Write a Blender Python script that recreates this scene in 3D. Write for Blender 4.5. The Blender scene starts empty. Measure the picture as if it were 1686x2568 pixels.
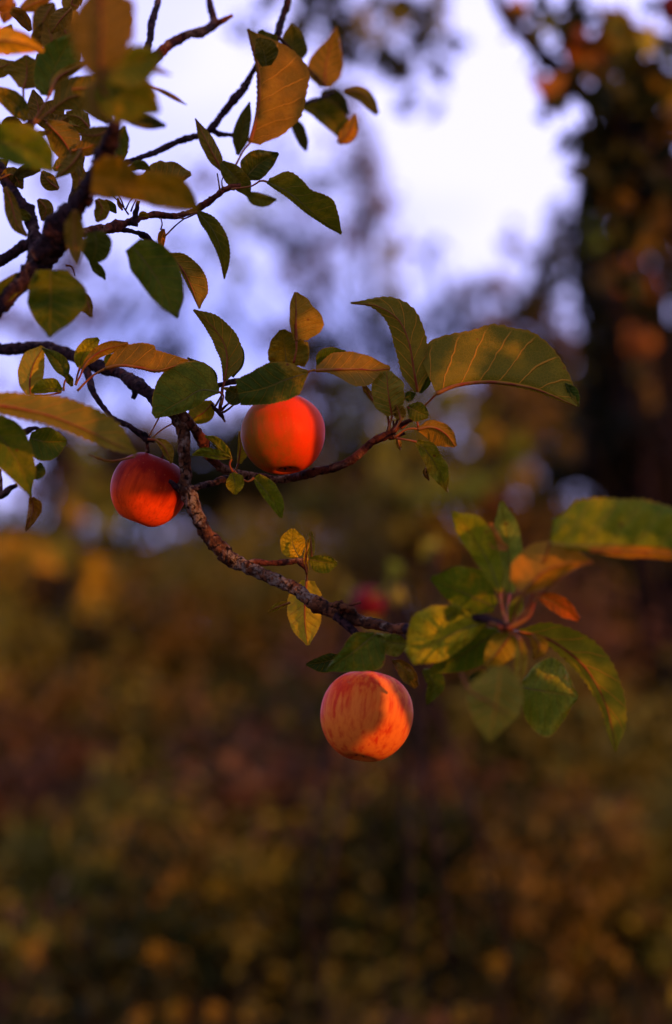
import bpy, math, random
import numpy as np
from mathutils import Vector, Matrix, noise

R = math.radians
sc = bpy.context.scene
col = sc.collection

# ------------------------------------------------------------------ camera
PITCH = R(4.0)
CAM = Vector((0, 0, 1.5))
FOC = 85.0
FPX = FOC / 24.0 * 1686.0
cd = bpy.data.cameras.new('camera')
cam = bpy.data.objects.new('camera', cd)
col.objects.link(cam)
cam.location = CAM
cam.rotation_euler = (R(90) + PITCH, 0, 0)
cd.sensor_fit = 'HORIZONTAL'
cd.sensor_width = 24.0
cd.lens = FOC
cd.clip_start = 0.05
cd.clip_end = 2000
cd.dof.use_dof = True
cd.dof.focus_distance = 2.0
cd.dof.aperture_fstop = 2.7
cd.dof.aperture_blades = 0
sc.camera = cam
FWD = Vector((0, math.cos(PITCH), math.sin(PITCH)))
UPV = Vector((0, -math.sin(PITCH), math.cos(PITCH)))
RGT = Vector((1, 0, 0))


def at(x, y, D):
    """a point seen at photo pixel x, y (1686 x 2568) at depth D metres"""
    return CAM + FWD * D + RGT * ((x - 843.0) / FPX * D) + UPV * ((1284.0 - y) / FPX * D)


# ------------------------------------------------------------------ light
SUN = Vector((0.69, -0.70, 0.15)).normalized()
ld = bpy.data.lights.new('sun', 'SUN')
lo = bpy.data.objects.new('sun', ld)
col.objects.link(lo)
ld.energy = 4.8
ld.angle = R(0.5)
ld.color = (1.0, 0.41, 0.08)
lo.rotation_euler = SUN.to_track_quat('Z', 'Y').to_euler()

w = bpy.data.worlds.new("World")
sc.world = w
w.use_nodes = True
nt = w.node_tree
nt.nodes.clear()
wo = nt.nodes.new('ShaderNodeOutputWorld')
bg = nt.nodes.new('ShaderNodeBackground')
sky = nt.nodes.new('ShaderNodeTexSky')
sky.sky_type = 'NISHITA'
sky.sun_disc = False
sky.sun_elevation = math.asin(SUN.z)
sky.sun_rotation = math.atan2(SUN.x, SUN.y)
sky.ozone_density = 3.0
tc = nt.nodes.new('ShaderNodeTexCoord')
mp = nt.nodes.new('ShaderNodeMapping')
mp.inputs['Scale'].default_value = (1, 1, 2.2)
mp.inputs['Location'].default_value = (0.35, 0.0, 0.1)
nz = nt.nodes.new('ShaderNodeTexNoise')
nz.inputs['Scale'].default_value = 3.2
nz.inputs['Detail'].default_value = 4
rp = nt.nodes.new('ShaderNodeValToRGB')
rp.color_ramp.elements[0].position = 0.36
rp.color_ramp.elements[0].color = (0.15, 0.15, 0.15, 1)
rp.color_ramp.elements[1].position = 0.56
rp.color_ramp.elements[1].color = (1, 1, 1, 1)
mx = nt.nodes.new('ShaderNodeMix')
mx.data_type = 'RGBA'
mx.inputs['B'].default_value = (9.9, 9.7, 19.0, 1)
bg.inputs['Strength'].default_value = 0.10
nt.links.new(tc.outputs['Generated'], mp.inputs['Vector'])
nt.links.new(mp.outputs['Vector'], nz.inputs['Vector'])
nt.links.new(nz.outputs['Fac'], rp.inputs['Fac'])
nt.links.new(rp.outputs['Color'], mx.inputs['Factor'])
mv = nt.nodes.new('ShaderNodeMix')
mv.data_type = 'RGBA'
mv.inputs['Factor'].default_value = 0.75
mv.inputs['B'].default_value = (5.2, 5.6, 16.5, 1)
nt.links.new(sky.outputs['Color'], mv.inputs['A'])
nt.links.new(mv.outputs['Result'], mx.inputs['A'])
nt.links.new(mx.outputs['Result'], bg.inputs['Color'])
nt.links.new(bg.outputs['Background'], wo.inputs['Surface'])

vs = sc.view_settings
vs.view_transform = 'Standard'
vs.look = 'None'
vs.exposure = 0.0
vs.gamma = 1.0
try:
    sc.cycles.max_bounces = 6
    sc.cycles.use_denoising = True
    sc.cycles.sample_clamp_indirect = 4
except Exception:
    pass


# ------------------------------------------------------------------ materials
class NB:
    def __init__(self, name):
        self.m = bpy.data.materials.new(name)
        self.m.use_nodes = True
        self.t = self.m.node_tree
        self.t.nodes.clear()
        self.out = self.t.nodes.new('ShaderNodeOutputMaterial')

    def n(self, typ, **kw):
        nd = self.t.nodes.new(typ)
        for k, v in kw.items():
            if k.startswith('i_'):
                nd.inputs[k[2:].replace('_', ' ')].default_value = v
            else:
                setattr(nd, k, v)
        return nd

    def l(self, a, b):
        self.t.links.new(a, b)

    def math(self, op, a, b=None, c=None):
        nd = self.t.nodes.new('ShaderNodeMath')
        nd.operation = op
        for i, v in enumerate((a, b, c)):
            if v is None:
                continue
            if isinstance(v, (int, float)):
                nd.inputs[i].default_value = v
            else:
                self.l(v, nd.inputs[i])
        return nd.outputs[0]

    def mix(self, f, a, b, blend='MIX'):
        nd = self.t.nodes.new('ShaderNodeMix')
        nd.data_type = 'RGBA'
        nd.blend_type = blend
        for nm, v in (('Factor', f), ('A', a), ('B', b)):
            if isinstance(v, (int, float)):
                nd.inputs[nm].default_value = v
            elif isinstance(v, tuple):
                nd.inputs[nm].default_value = v if len(v) == 4 else (*v, 1)
            else:
                self.l(v, nd.inputs[nm])
        return nd.outputs['Result']

    def ramp(self, f, p0, p1, c0=(0, 0, 0, 1), c1=(1, 1, 1, 1)):
        nd = self.t.nodes.new('ShaderNodeMapRange')
        nd.interpolation_type = 'SMOOTHSTEP'
        nd.inputs['From Min'].default_value = p0
        nd.inputs['From Max'].default_value = p1
        nd.inputs['To Min'].default_value = c0[0]
        nd.inputs['To Max'].default_value = c1[0]
        self.l(f, nd.inputs['Value'])
        return nd.outputs['Result']


def leaf_material():
    b = NB('leaf_blade')
    info = b.n('ShaderNodeObjectInfo')
    uv = b.n('ShaderNodeUVMap', uv_map='UVMap')
    sep = b.n('ShaderNodeSeparateXYZ')
    b.l(uv.outputs['UV'], sep.inputs[0])
    u = sep.outputs['X']
    v = b.math('MULTIPLY_ADD', sep.outputs['Y'], 2.0, -1.0)
    av = b.math('ABSOLUTE', v)
    # side veins leave the midrib and curve towards the tip
    bend = b.math('POWER', av, 0.8)
    alt = b.math('MULTIPLY', b.math('SIGN', v), 0.03)
    ph = b.math('SUBTRACT', u, b.math('MULTIPLY', bend, 0.20))
    objt = b.n('ShaderNodeTexCoord')
    wob = b.n('ShaderNodeTexNoise', i_Scale=60.0, i_Detail=2.0)
    b.l(objt.outputs['Object'], wob.inputs['Vector'])
    ph = b.math('ADD', ph, b.math('MULTIPLY', b.math('SUBTRACT', wob.outputs['Fac'], 0.5), 0.05))
    fr = b.math('FRACT', b.math('MULTIPLY', b.math('ADD', ph, alt), 7.5))
    dist = b.math('ABSOLUTE', b.math('SUBTRACT', fr, 0.5))
    side = b.ramp(dist, 0.055, 0.015)
    side = b.math('MULTIPLY', side, b.ramp(av, 1.0, 0.75))
    mid = b.ramp(av, 0.045, 0.02)
    vein = b.math('MAXIMUM', side, mid)
    vor = b.n('ShaderNodeTexVoronoi', feature='DISTANCE_TO_EDGE', i_Scale=330.0)
    b.l(objt.outputs['Object'], vor.inputs['Vector'])
    net = b.ramp(vor.outputs['Distance'], 0.10, 0.02)
    # colour patches
    nz1 = b.n('ShaderNodeTexNoise', i_Scale=38.0, i_Detail=5.0, i_Roughness=0.62)
    off = b.n('ShaderNodeVectorMath', operation='ADD')
    sc3 = b.n('ShaderNodeVectorMath', operation='SCALE')
    cmb = b.n('ShaderNodeCombineXYZ')
    b.l(info.outputs['Random'], cmb.inputs[0])
    b.l(info.outputs['Random'], cmb.inputs[1])
    b.l(cmb.outputs[0], sc3.inputs[0])
    sc3.inputs['Scale'].default_value = 7.0
    b.l(objt.outputs['Object'], off.inputs[0])
    b.l(sc3.outputs[0], off.inputs[1])
    b.l(off.outputs[0], nz1.inputs['Vector'])
    nz2 = b.n('ShaderNodeTexNoise', i_Scale=300.0, i_Detail=3.0)
    b.l(off.outputs[0], nz2.inputs['Vector'])
    patch = b.ramp(nz1.outputs['Fac'], 0.53, 0.68)
    patch = b.math('MULTIPLY', patch, info.outputs['Alpha'])
    base = b.mix(b.ramp(nz1.outputs['Fac'], 0.40, 0.62), b.mix(1.0, info.outputs['Color'], (0.55, 0.68, 0.7), 'MULTIPLY'), b.mix(nz2.outputs['Fac'], b.mix(1.0, info.outputs['Color'], (1.35, 1.2, 1.2), 'MULTIPLY'), b.mix(1.0, info.outputs['Color'], (0.7, 0.75, 0.75), 'MULTIPLY')))
    base = b.mix(patch, base, (0.17, 0.095, 0.006))
    # dark rust flecks
    vs2 = b.n('ShaderNodeTexVoronoi', i_Scale=75.0)
    b.l(off.outputs[0], vs2.inputs['Vector'])
    fleck = b.math('MULTIPLY', b.ramp(vs2.outputs['Distance'], 0.13, 0.07), b.ramp(nz1.outputs['Fac'], 0.50, 0.55))
    base = b.mix(fleck, base, (0.07, 0.022, 0.008))
    top = b.mix(b.math('MULTIPLY', vein, 0.5), b.mix(b.math('MULTIPLY', net, 0.35), base, (0.02, 0.025, 0.004)), (0.13, 0.09, 0.012))
    und0 = b.mix(0.28, base, (0.13, 0.085, 0.022))
    und = b.mix(b.math('MULTIPLY', vein, 0.8), und0, (0.26, 0.12, 0.025))
    und = b.mix(b.math('MULTIPLY', net, 0.16), und, (0.20, 0.11, 0.02))
    geo = b.n('ShaderNodeNewGeometry')
    c = b.mix(geo.outputs['Backfacing'], top, und)
    # worn brown rim
    rim = b.math('MULTIPLY', b.ramp(av, 0.93, 1.0), 0.5)
    c = b.mix(rim, c, (0.16, 0.08, 0.02))
    c = b.mix(1.0, c, (1.75, 1.55, 0.62), 'MULTIPLY')
    hgt = b.math('SUBTRACT', b.math('MULTIPLY', nz1.outputs['Fac'], 0.8), b.math('ADD', b.math('MULTIPLY', vein, 0.7), b.math('MULTIPLY', net, 0.2)))
    bmp = b.n('ShaderNodeBump', i_Strength=0.9, i_Distance=0.0016)
    b.l(hgt, bmp.inputs['Height'])
    pr = b.n('ShaderNodeBsdfPrincipled', i_Roughness=0.55)
    pr.inputs['Specular IOR Level'].default_value = 0.05
    b.l(c, pr.inputs['Base Color'])
    b.l(bmp.outputs[0], pr.inputs['Normal'])
    tr = b.n('ShaderNodeBsdfTranslucent')
    tcol = b.mix(1.0, c, (1.2, 1.1, 0.5), 'MULTIPLY')
    b.l(tcol, tr.inputs['Color'])
    ms = b.n('ShaderNodeMixShader')
    ms.inputs[0].default_value = 0.27
    b.l(pr.outputs[0], ms.inputs[1])
    b.l(tr.outputs[0], ms.inputs[2])
    b.l(ms.outputs[0], b.out.inputs['Surface'])
    return b.m


def stalk_material(name='leaf_stalk_skin', c0=(0.16, 0.028, 0.006), c1=(0.18, 0.07, 0.008)):
    b = NB(name)
    t = b.n('ShaderNodeTexCoord')
    nz = b.n('ShaderNodeTexNoise', i_Scale=120.0, i_Detail=3.0)
    b.l(t.outputs['Object'], nz.inputs['Vector'])
    c = b.mix(b.ramp(nz.outputs['Fac'], 0.35, 0.65), c0, c1)
    pr = b.n('ShaderNodeBsdfPrincipled', i_Roughness=0.5)
    pr.inputs['Specular IOR Level'].default_value = 0.08
    b.l(c, pr.inputs['Base Color'])
    b.l(pr.outputs[0], b.out.inputs['Surface'])
    return b.m


def bark_material(name, dark, mid, lichen, lich_amt, scale=1.0, rings=0.0):
    b = NB(name)
    t = b.n('ShaderNodeTexCoord')
    n1 = b.n('ShaderNodeTexNoise', i_Scale=90.0 * scale, i_Detail=6.0, i_Roughness=0.7)
    n2 = b.n('ShaderNodeTexNoise', i_Scale=38.0 * scale, i_Detail=4.0, i_Roughness=0.6)
    n3 = b.n('ShaderNodeTexNoise', i_Scale=420.0 * scale, i_Detail=3.0)
    v1 = b.n('ShaderNodeTexVoronoi', i_Scale=260.0 * scale)
    for k in (n1, n2, n3, v1):
        b.l(t.outputs['Object'], k.inputs['Vector'])
    c = b.mix(b.ramp(n1.outputs['Fac'], 0.38, 0.66), dark, mid)
    lm = b.math('MULTIPLY', b.ramp(n2.outputs['Fac'], 0.62 - 0.28 * lich_amt, 0.70 - 0.25 * lich_amt), b.ramp(n3.outputs['Fac'], 0.32, 0.55))
    c = b.mix(lm, c, lichen)
    c = b.mix(b.ramp(v1.outputs['Distance'], 0.55, 0.85), c, tuple(x * 0.4 for x in dark))
    h = b.math('ADD', b.math('MULTIPLY', n1.outputs['Fac'], 1.0), b.math('SUBTRACT', b.math('MULTIPLY', lm, 0.5), b.math('MULTIPLY', v1.outputs['Distance'], 0.6)))
    bmp = b.n('ShaderNodeBump', i_Strength=0.9, i_Distance=0.0016 / scale)
    b.l(h, bmp.inputs['Height'])
    pr = b.n('ShaderNodeBsdfPrincipled', i_Roughness=0.85)
    pr.inputs['Specular IOR Level'].default_value = 0.04
    b.l(c, pr.inputs['Base Color'])
    b.l(bmp.outputs[0], pr.inputs['Normal'])
    b.l(pr.outputs[0], b.out.inputs['Surface'])
    return b.m


def apple_material(name, ground, blush, deep, amt, bdir, streak=0.5, pale=0.0):
    """ground colour, blush colour, deep streak colour; bdir = the side given the blush colour"""
    b = NB(name)
    t = b.n('ShaderNodeTexCoord')
    obj = t.outputs['Object']
    m = b.n('ShaderNodeMapping')
    m.inputs['Scale'].default_value = (75, 75, 9)
    b.l(obj, m.inputs['Vector'])
    st = b.n('ShaderNodeTexNoise', i_Scale=2.4, i_Detail=5.0, i_Roughness=0.65)
    b.l(m.outputs[0], st.inputs['Vector'])
    m2 = b.n('ShaderNodeMapping')
    m2.inputs['Scale'].default_value = (220, 220, 26)
    b.l(obj, m2.inputs['Vector'])
    st2 = b.n('ShaderNodeTexNoise', i_Scale=2.2, i_Detail=3.0)
    b.l(m2.outputs[0], st2.inputs['Vector'])
    big = b.n('ShaderNodeTexNoise', i_Scale=26.0, i_Detail=3.0)
    b.l(obj, big.inputs['Vector'])
    nv = b.n('ShaderNodeVectorMath', operation='NORMALIZE')
    b.l(obj, nv.inputs[0])
    dt = b.n('ShaderNodeVectorMath', operation='DOT_PRODUCT')
    b.l(nv.outputs[0], dt.inputs[0])
    dt.inputs[1].default_value = Vector(bdir).normalized()
    f = b.math('ADD', b.math('MULTIPLY', dt.outputs['Value'], 0.55), b.math('MULTIPLY', b.math('SUBTRACT', big.outputs['Fac'], 0.5), 0.8))
    f = b.math('ADD', f, b.math('MULTIPLY', b.math('SUBTRACT', st.outputs['Fac'], 0.5), streak * 2.2))
    f = b.math('ADD', f, amt)
    c = b.mix(b.ramp(f, 0.1, 0.75), ground, blush)
    c = b.mix(b.math('MULTIPLY', b.ramp(st.outputs['Fac'], 0.54 - 0.12 * streak, 0.80 - 0.12 * streak), min(0.8, streak * 1.0)), c, deep)
    c = b.mix(b.math('MULTIPLY', b.ramp(st2.outputs['Fac'], 0.5, 0.75), 0.30), c, deep)
    ln = b.n('ShaderNodeTexVoronoi', i_Scale=210.0)
    b.l(obj, ln.inputs['Vector'])
    c = b.mix(b.math('MULTIPLY', b.ramp(ln.outputs['Distance'], 0.15, 0.09), 0.12), c, (0.5, 0.25, 0.06))
    rs = b.n('ShaderNodeTexNoise', i_Scale=55.0, i_Detail=6.0, i_Roughness=0.7)
    b.l(obj, rs.inputs['Vector'])
    c = b.mix(b.math('MULTIPLY', b.ramp(rs.outputs['Fac'], 0.64, 0.72), 0.5), c, (0.2, 0.09, 0.03))
    bmp = b.n('ShaderNodeBump', i_Strength=0.12, i_Distance=0.001)
    b.l(rs.outputs['Fac'], bmp.inputs['Height'])
    pr = b.n('ShaderNodeBsdfPrincipled')
    pr.inputs['Specular IOR Level'].default_value = 0.06
    pr.inputs['IOR'].default_value = 1.3
    b.l(b.math('MULTIPLY_ADD', rs.outputs['Fac'], 0.3, 0.28), pr.inputs['Roughness'])
    pr.inputs['Subsurface Weight'].default_value = 0.12
    pr.inputs['Subsurface Radius'].default_value = (0.004, 0.0015, 0.0008)
    b.l(c, pr.inputs['Base Color'])
    b.l(bmp.outputs[0], pr.inputs['Normal'])
    b.l(pr.outputs[0], b.out.inputs['Surface'])
    return b.m


def foliage_material():
    b = NB('far_foliage')
    at_ = b.n('ShaderNodeVertexColor', layer_name='Col')
    pr = b.n('ShaderNodeBsdfPrincipled', i_Roughness=0.6)
    pr.inputs['Specular IOR Level'].default_value = 0.05
    b.l(at_.outputs['Color'], pr.inputs['Base Color'])
    tr = b.n('ShaderNodeBsdfTranslucent')
    b.l(at_.outputs['Color'], tr.inputs['Color'])
    ms = b.n('ShaderNodeMixShader')
    ms.inputs[0].default_value = 0.3
    b.l(pr.outputs[0], ms.inputs[1])
    b.l(tr.outputs[0], ms.inputs[2])
    b.l(ms.outputs[0], b.out.inputs['Surface'])
    return b.m


def plain(name, c, rough=0.7, nscale=40.0, var=0.5):
    b = NB(name)
    t = b.n('ShaderNodeTexCoord')
    nz = b.n('ShaderNodeTexNoise', i_Scale=nscale, i_Detail=4.0)
    b.l(t.outputs['Object'], nz.inputs['Vector'])
    cc = b.mix(nz.outputs['Fac'], c, tuple(x * (1 - var) for x in c))
    pr = b.n('ShaderNodeBsdfPrincipled', i_Roughness=rough)
    pr.inputs['Specular IOR Level'].default_value = 0.04
    b.l(cc, pr.inputs['Base Color'])
    b.l(pr.outputs[0], b.out.inputs['Surface'])
    return b.m


M_LEAF = leaf_material()
M_STALK = stalk_material()
M_RIB = stalk_material('upper_midrib_skin', (0.09, 0.065, 0.012), (0.10, 0.09, 0.016))
M_BARK = bark_material('lichened_bark', (0.022, 0.009, 0.004), (0.12, 0.040, 0.012), (0.14, 0.095, 0.055), 0.42)
M_DARKBARK = bark_material('dark_bark', (0.012, 0.006, 0.006), (0.035, 0.014, 0.011), (0.08, 0.045, 0.03), 0.25)
M_REDBARK = bark_material('red_twig_bark', (0.030, 0.008, 0.004), (0.11, 0.026, 0.009), (0.15, 0.07, 0.03), 0.3)
M_FARBARK = bark_material('tree_bark', (0.010, 0.007, 0.006), (0.022, 0.012, 0.010), (0.03, 0.022, 0.018), 0.3, 0.1)
M_FOL = foliage_material()


# ------------------------------------------------------------------ object helpers
def link(o, parent=None):
    col.objects.link(o)
    if parent is not None:
        o.parent = parent
        o.matrix_parent_inverse = parent.matrix_world.inverted()
    return o


def thing(name, label, cat, loc=(0, 0, 0), group=None):
    o = bpy.data.objects.new(name, None)
    o.location = loc
    o.empty_display_size = 0.02
    col.objects.link(o)
    o.matrix_world = Matrix.Translation(Vector(loc))
    o['label'] = label
    o['category'] = cat
    if group:
        o['group'] = group
    return o


def mesh_obj(name, verts, faces, mats, parent=None, uvs=None, midx=None, smooth=True, origin=None):
    me = bpy.data.meshes.new(name)
    if origin is not None:
        verts = [Vector(v) - origin for v in verts]
    me.from_pydata([tuple(v) for v in verts], [], faces)
    for m in mats:
        me.materials.append(m)
    if uvs is not None:
        lay = me.uv_layers.new(name='UVMap')
        li = np.empty(len(me.loops), dtype=np.int32)
        me.loops.foreach_get('vertex_index', li)
        lay.data.foreach_set('uv', np.asarray(uvs, dtype=np.float32)[li].ravel())
    if midx is not None:
        me.polygons.foreach_set('material_index', midx)
    if smooth:
        me.polygons.foreach_set('use_smooth', [True] * len(me.polygons))
    me.update()
    o = bpy.data.objects.new(name, me)
    if origin is not None:
        o.location = origin
        o.matrix_world = Matrix.Translation(origin)
    if parent is not None:
        o.parent = parent
        o.matrix_parent_inverse = parent.matrix_world.inverted()
    col.objects.link(o)
    return o


def cr(pts, n):
    """Catmull-Rom through pts (tuples), n samples, by chord length"""
    P = [np.array(p, float) for p in pts]
    if len(P) == 1:
        return [P[0]] * n
    P = [2 * P[0] - P[1]] + P + [2 * P[-1] - P[-2]]
    segs = len(P) - 3
    d = [np.linalg.norm(P[i + 2] - P[i + 1]) + 1e-9 for i in range(segs)]
    cum = np.concatenate([[0], np.cumsum(d)])
    out = []
    for k in range(n):
        s = cum[-1] * k / (n - 1)
        i = min(segs - 1, int(np.searchsorted(cum, s, side='right') - 1))
        t = (s - cum[i]) / d[i]
        a, b, c, e = P[i], P[i + 1], P[i + 2], P[i + 3]
        out.append(0.5 * ((2 * b) + (c - a) * t + (2 * a - 5 * b + 4 * c - e) * t * t + (3 * b - a - 3 * c + e) * t ** 3))
    return out


def interp(w, u):
    x = u * (len(w) - 1)
    i = min(len(w) - 2, int(x))
    t = x - i
    a, b = w[i], w[i + 1]
    p = w[i - 1] if i > 0 else a
    q = w[i + 2] if i + 2 < len(w) else b
    v = 0.5 * (2 * a + (b - p) * t + (2 * p - 5 * a + 4 * b - q) * t * t + (3 * a - p - 3 * b + q) * t ** 3)
    return max(v, 0.0)


CROPS = {1: (0, 0, 3.126), 2: (400, 0, 2.605), 3: (0, 400, 2.605), 4: (0, 800, 2.605),
         5: (450, 700, 2.2329), 6: (850, 700, 2.4046), 7: (400, 1150, 2.4046), 8: (986, 1200, 2.2329), 0: (0, 0, 1.0)}


def cpt(c, x, y):
    ox, oy, s = CROPS[c]
    return ox + x / s, oy + y / s


def tube_geo(P, rad, sides=12, rough=0.0, freq=150.0, rings=0.0, seed=0.0, cap=True):
    """P: list of Vectors, rad: list of radii -> verts, faces (closed tube with an uneven surface)"""
    n = len(P)
    V, F = [], []
    up = Vector((0.3, 0.2, 0.93)).normalized()
    T0 = (P[1] - P[0]).normalized()
    N = T0.cross(up).normalized()
    for i in range(n):
        T = (P[min(i + 1, n - 1)] - P[max(i - 1, 0)]).normalized()
        N = (N - T * N.dot(T)).normalized()
        B = T.cross(N)
        for k in range(sides):
            a = 2 * math.pi * k / sides
            d = N * math.cos(a) + B * math.sin(a)
            r = rad[i]
            if rough:
                q = (P[i] + d * r) * freq + Vector((seed, seed, 0))
                r = r * (1 + rough * (noise.noise(q) + 0.6 * noise.noise(q * 2.3) + 0.9 * noise.noise(q * 0.37)))
            if rings:
                r *= 1 + rings * max(0, noise.noise(Vector((i * 0.9, seed, 0.3))))
            V.append(P[i] + d * r)
    for i in range(n - 1):
        for k in range(sides):
            k2 = (k + 1) % sides
            F.append((i * sides + k, i * sides + k2, (i + 1) * sides + k2, (i + 1) * sides + k))
    if cap:
        V.append(P[0]); V.append(P[-1])
        a, b_ = len(V) - 2, len(V) - 1
        for k in range(sides):
            k2 = (k + 1) % sides
            F.append((a, k2, k))
            F.append((b_, (n - 1) * sides + k, (n - 1) * sides + k2))
    return V, F


SEED = [0]


def wood(parent, name, c, pts, D, wpx, mat=None, rough=0.16, step=0.0016, rings=0.0, freq=210.0, knots=()):
    rough *= 1.75
    """branch through crop pixels; pts (x, y[, depth mm towards camera]); wpx list = thickness in crop px"""
    mat = mat or M_BARK
    s = CROPS[c][2]
    W = []
    Ds = D if isinstance(D, (list, tuple)) else [D] * len(pts)
    for p, d in zip(pts, Ds):
        x, y = cpt(c, p[0], p[1])
        W.append(at(x, y, d - (p[2] if len(p) > 2 else 0) / 1000.0))
    L = sum((W[i + 1] - W[i]).length for i in range(len(W) - 1))
    n = max(6, int(L / step))
    P = [Vector(p) for p in cr(W, n)]
    SEED[0] += 1
    sd = SEED[0] * 3.7
    rad = []
    for i, p in enumerate(P):
        u = i / (n - 1)
        d = (p - CAM).dot(FWD)
        wv = interp(list(wpx), u) / s / FPX * d / 2
        for (ku, kw, kh) in knots:
            wv *= 1 + kh * math.exp(-((u - ku) / kw) ** 2)
        rad.append(wv)
        # small crooks
        q = p * 30 + Vector((sd, 0, 0))
        P[i] = p + Vector((noise.noise(q), noise.noise(q + Vector((9, 9, 9))), noise.noise(q + Vector((5, 1, 7))))) * wv * 0.35
    V, F = tube_geo(P, rad, 18, rough, freq, rings, sd)
    return mesh_obj(name, V, F, [mat], parent)


LEAVES = [0]
TONE = [1.0]


def leaf(parent, c, path, L, Rr, D, colr, side='t', zl=None, zr=None, pat=0.3, stalk=None, curl=0.0, bend=None,
         wave=1.0, mid=1.0, serr=1.0, seed=None, label=None, quilt=1.0, full=None):
    """path: midrib in crop px from base to tip; L / Rr: half widths (crop px) left / right of travel;
    zl / zr: how far each half leans towards the camera per unit of its width"""
    LEAVES[0] += 1
    rnd = random.Random(LEAVES[0] * 7 + 3 if seed is None else seed)
    s = CROPS[c][2]
    nu, nv = 63, 6
    if zl is None:
        zl = rnd.uniform(0.15, 0.6) * (1 if side == 't' else -1)
    if zr is None:
        zr = rnd.uniform(0.15, 0.6) * (1 if side == 't' else -1)
    if bend is None:
        bend = rnd.uniform(-0.10, 0.10)
    pts3 = [(p[0], p[1], p[2] if len(p) > 2 else 0.0) for p in path]
    C = cr(pts3, nu + 1)
    tot = sum(np.linalg.norm(C[i + 1][:2] - C[i][:2]) for i in range(nu)) / s
    mpp = D / FPX
    V, UV, F = [], [], []
    ph = rnd.uniform(0, 50)
    if full is None:
        full = rnd.uniform(0.56, 0.76)
    mL, mR = max(L) + 1e-6, max(Rr) + 1e-6
    L = [mL * (q / mL) ** full for q in L]
    Rr = [mR * (q / mR) ** full for q in Rr]
    for i in range(nu + 1):
        u = i / nu
        a, b = C[max(i - 1, 0)], C[min(i + 1, nu)]
        t = (b - a)[:2]
        t = t / (np.linalg.norm(t) + 1e-9)
        ln = np.array((t[1], -t[0]))
        wl, wr = interp(L, u), interp(Rr, u)
        saw = ((i + 1) % 3) / 2.0
        zc = C[i][2] / 1000.0 + bend * math.sin(math.pi * u) * tot * mpp
        for j in range(-nv, nv + 1):
            f = j / nv
            wdt = wl if f > 0 else wr
            zz = zl if f > 0 else zr
            af = abs(f)
            e = 1.0
            if af == 1.0:
                e = 1 + serr * (((0.0085 + 0.006 * noise.noise(Vector((u * 14, ph, f)))) * tot * s * (saw - 0.4) / max(wdt, 0.02 * tot * s)) * min(1, 6 * u) * min(1, 6 * (1 - u)) + 0.07 * noise.noise(Vector((u * 6, f, ph))))
            px = C[i][:2] + ln * (wdt * af * e * (1 if f >= 0 else -1))
            off = (zz * af - curl * af * af) * wdt / s * mpp
            nzv = noise.noise(Vector((u * 4.5, f * 1.6, ph))) * 0.0032 + noise.noise(Vector((u * 11, f * 3.4, ph + 7))) * 0.0014
            # quilting between the side veins
            q = abs(math.sin((u - 0.2 * af ** 0.8) * 7.5 * math.pi)) * 0.0010 * quilt * math.sin(math.pi * min(1, af * 1.05))
            zf = zc + off + wave * af * nzv + (q if side == 't' else -q)
            X, Y = cpt(c, px[0], px[1])
            V.append(at(X, Y, D - zf))
            UV.append((u, f * 0.5 + 0.5))
    m = 2 * nv + 1
    for i in range(nu):
        for j in range(m - 1):
            F.append((i * m + j, i * m + j + 1, (i + 1) * m + j + 1, (i + 1) * m + j))
    # orientation: front faces are the upper side of the leaf
    a, b_, c_ = V[(nu // 2) * m + nv], V[(nu // 2) * m + nv + 2], V[(nu // 2 + 2) * m + nv]
    nrm = (b_ - a).cross(c_ - a)
    facing = nrm.dot(CAM - a) > 0
    if facing != (side == 't'):
        F = [tuple(reversed(f)) for f in F]
    midx = [0] * len(F)
    # raised midrib
    if mid > 0:
        toward = -0.0003 if side == 't' else 0.0005
        P = []
        for i in range(0, nu + 1, 2):
            p = V[i * m + nv]
            P.append(p + (CAM - p).normalized() * toward)
        rad = [max(0.00015, mid * (0.0010 if side == 'u' else 0.0007) * (1 - 0.85 * i / (len(P) - 1))) for i in range(len(P))]
        v2, f2 = tube_geo(P, rad, 6)
        o0 = len(V)
        V += v2
        UV += [(0.5, 0.5)] * len(v2)
        F += [tuple(k + o0 for k in f) for f in f2]
        midx += [1] * len(f2)
    org = V[nv].copy()
    o = mesh_obj('leaf', V, F, [M_LEAF, M_STALK if side == 'u' else M_RIB], parent, UV, midx, True, org)
    o.color = (colr[0] * 0.80 * TONE[0], colr[1] * 0.74 * TONE[0], colr[2] * 0.28 * TONE[0], pat)
    if label:
        o['label'] = label
    if stalk:
        W = []
        for k, p in enumerate(stalk):
            x, y = cpt(c, p[0], p[1])
            W.append(at(x, y, (p[2] if len(p) > 2 else D)))
        W.append(org)
        n = max(8, int(sum((W[i + 1] - W[i]).length for i in range(len(W) - 1)) / 0.003))
        P = [Vector(p) for p in cr(W, n)]
        rad = [0.0009 * (1.25 - 0.35 * math.sin(math.pi * i / (n - 1))) for i in range(n)]
        v2, f2 = tube_geo(P, rad, 8)
        mesh_obj('leaf_stalk', v2, f2, [M_STALK], o)
    return o


# leaf colours (albedo)
G_DARK = (0.040, 0.060, 0.012)
G_MID = (0.065, 0.085, 0.014)
G_GREY = (0.085, 0.100, 0.035)
OLIVE = (0.095, 0.090, 0.012)
YELG = (0.18, 0.17, 0.012)
GOLD = (0.34, 0.22, 0.02)
ORNG = (0.135, 0.066, 0.010)
BROWN = (0.10, 0.045, 0.015)
PALE = (0.42, 0.30, 0.10)
BLUEG = (0.045, 0.075, 0.035)
RUST = (0.22, 0.05, 0.02)


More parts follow.
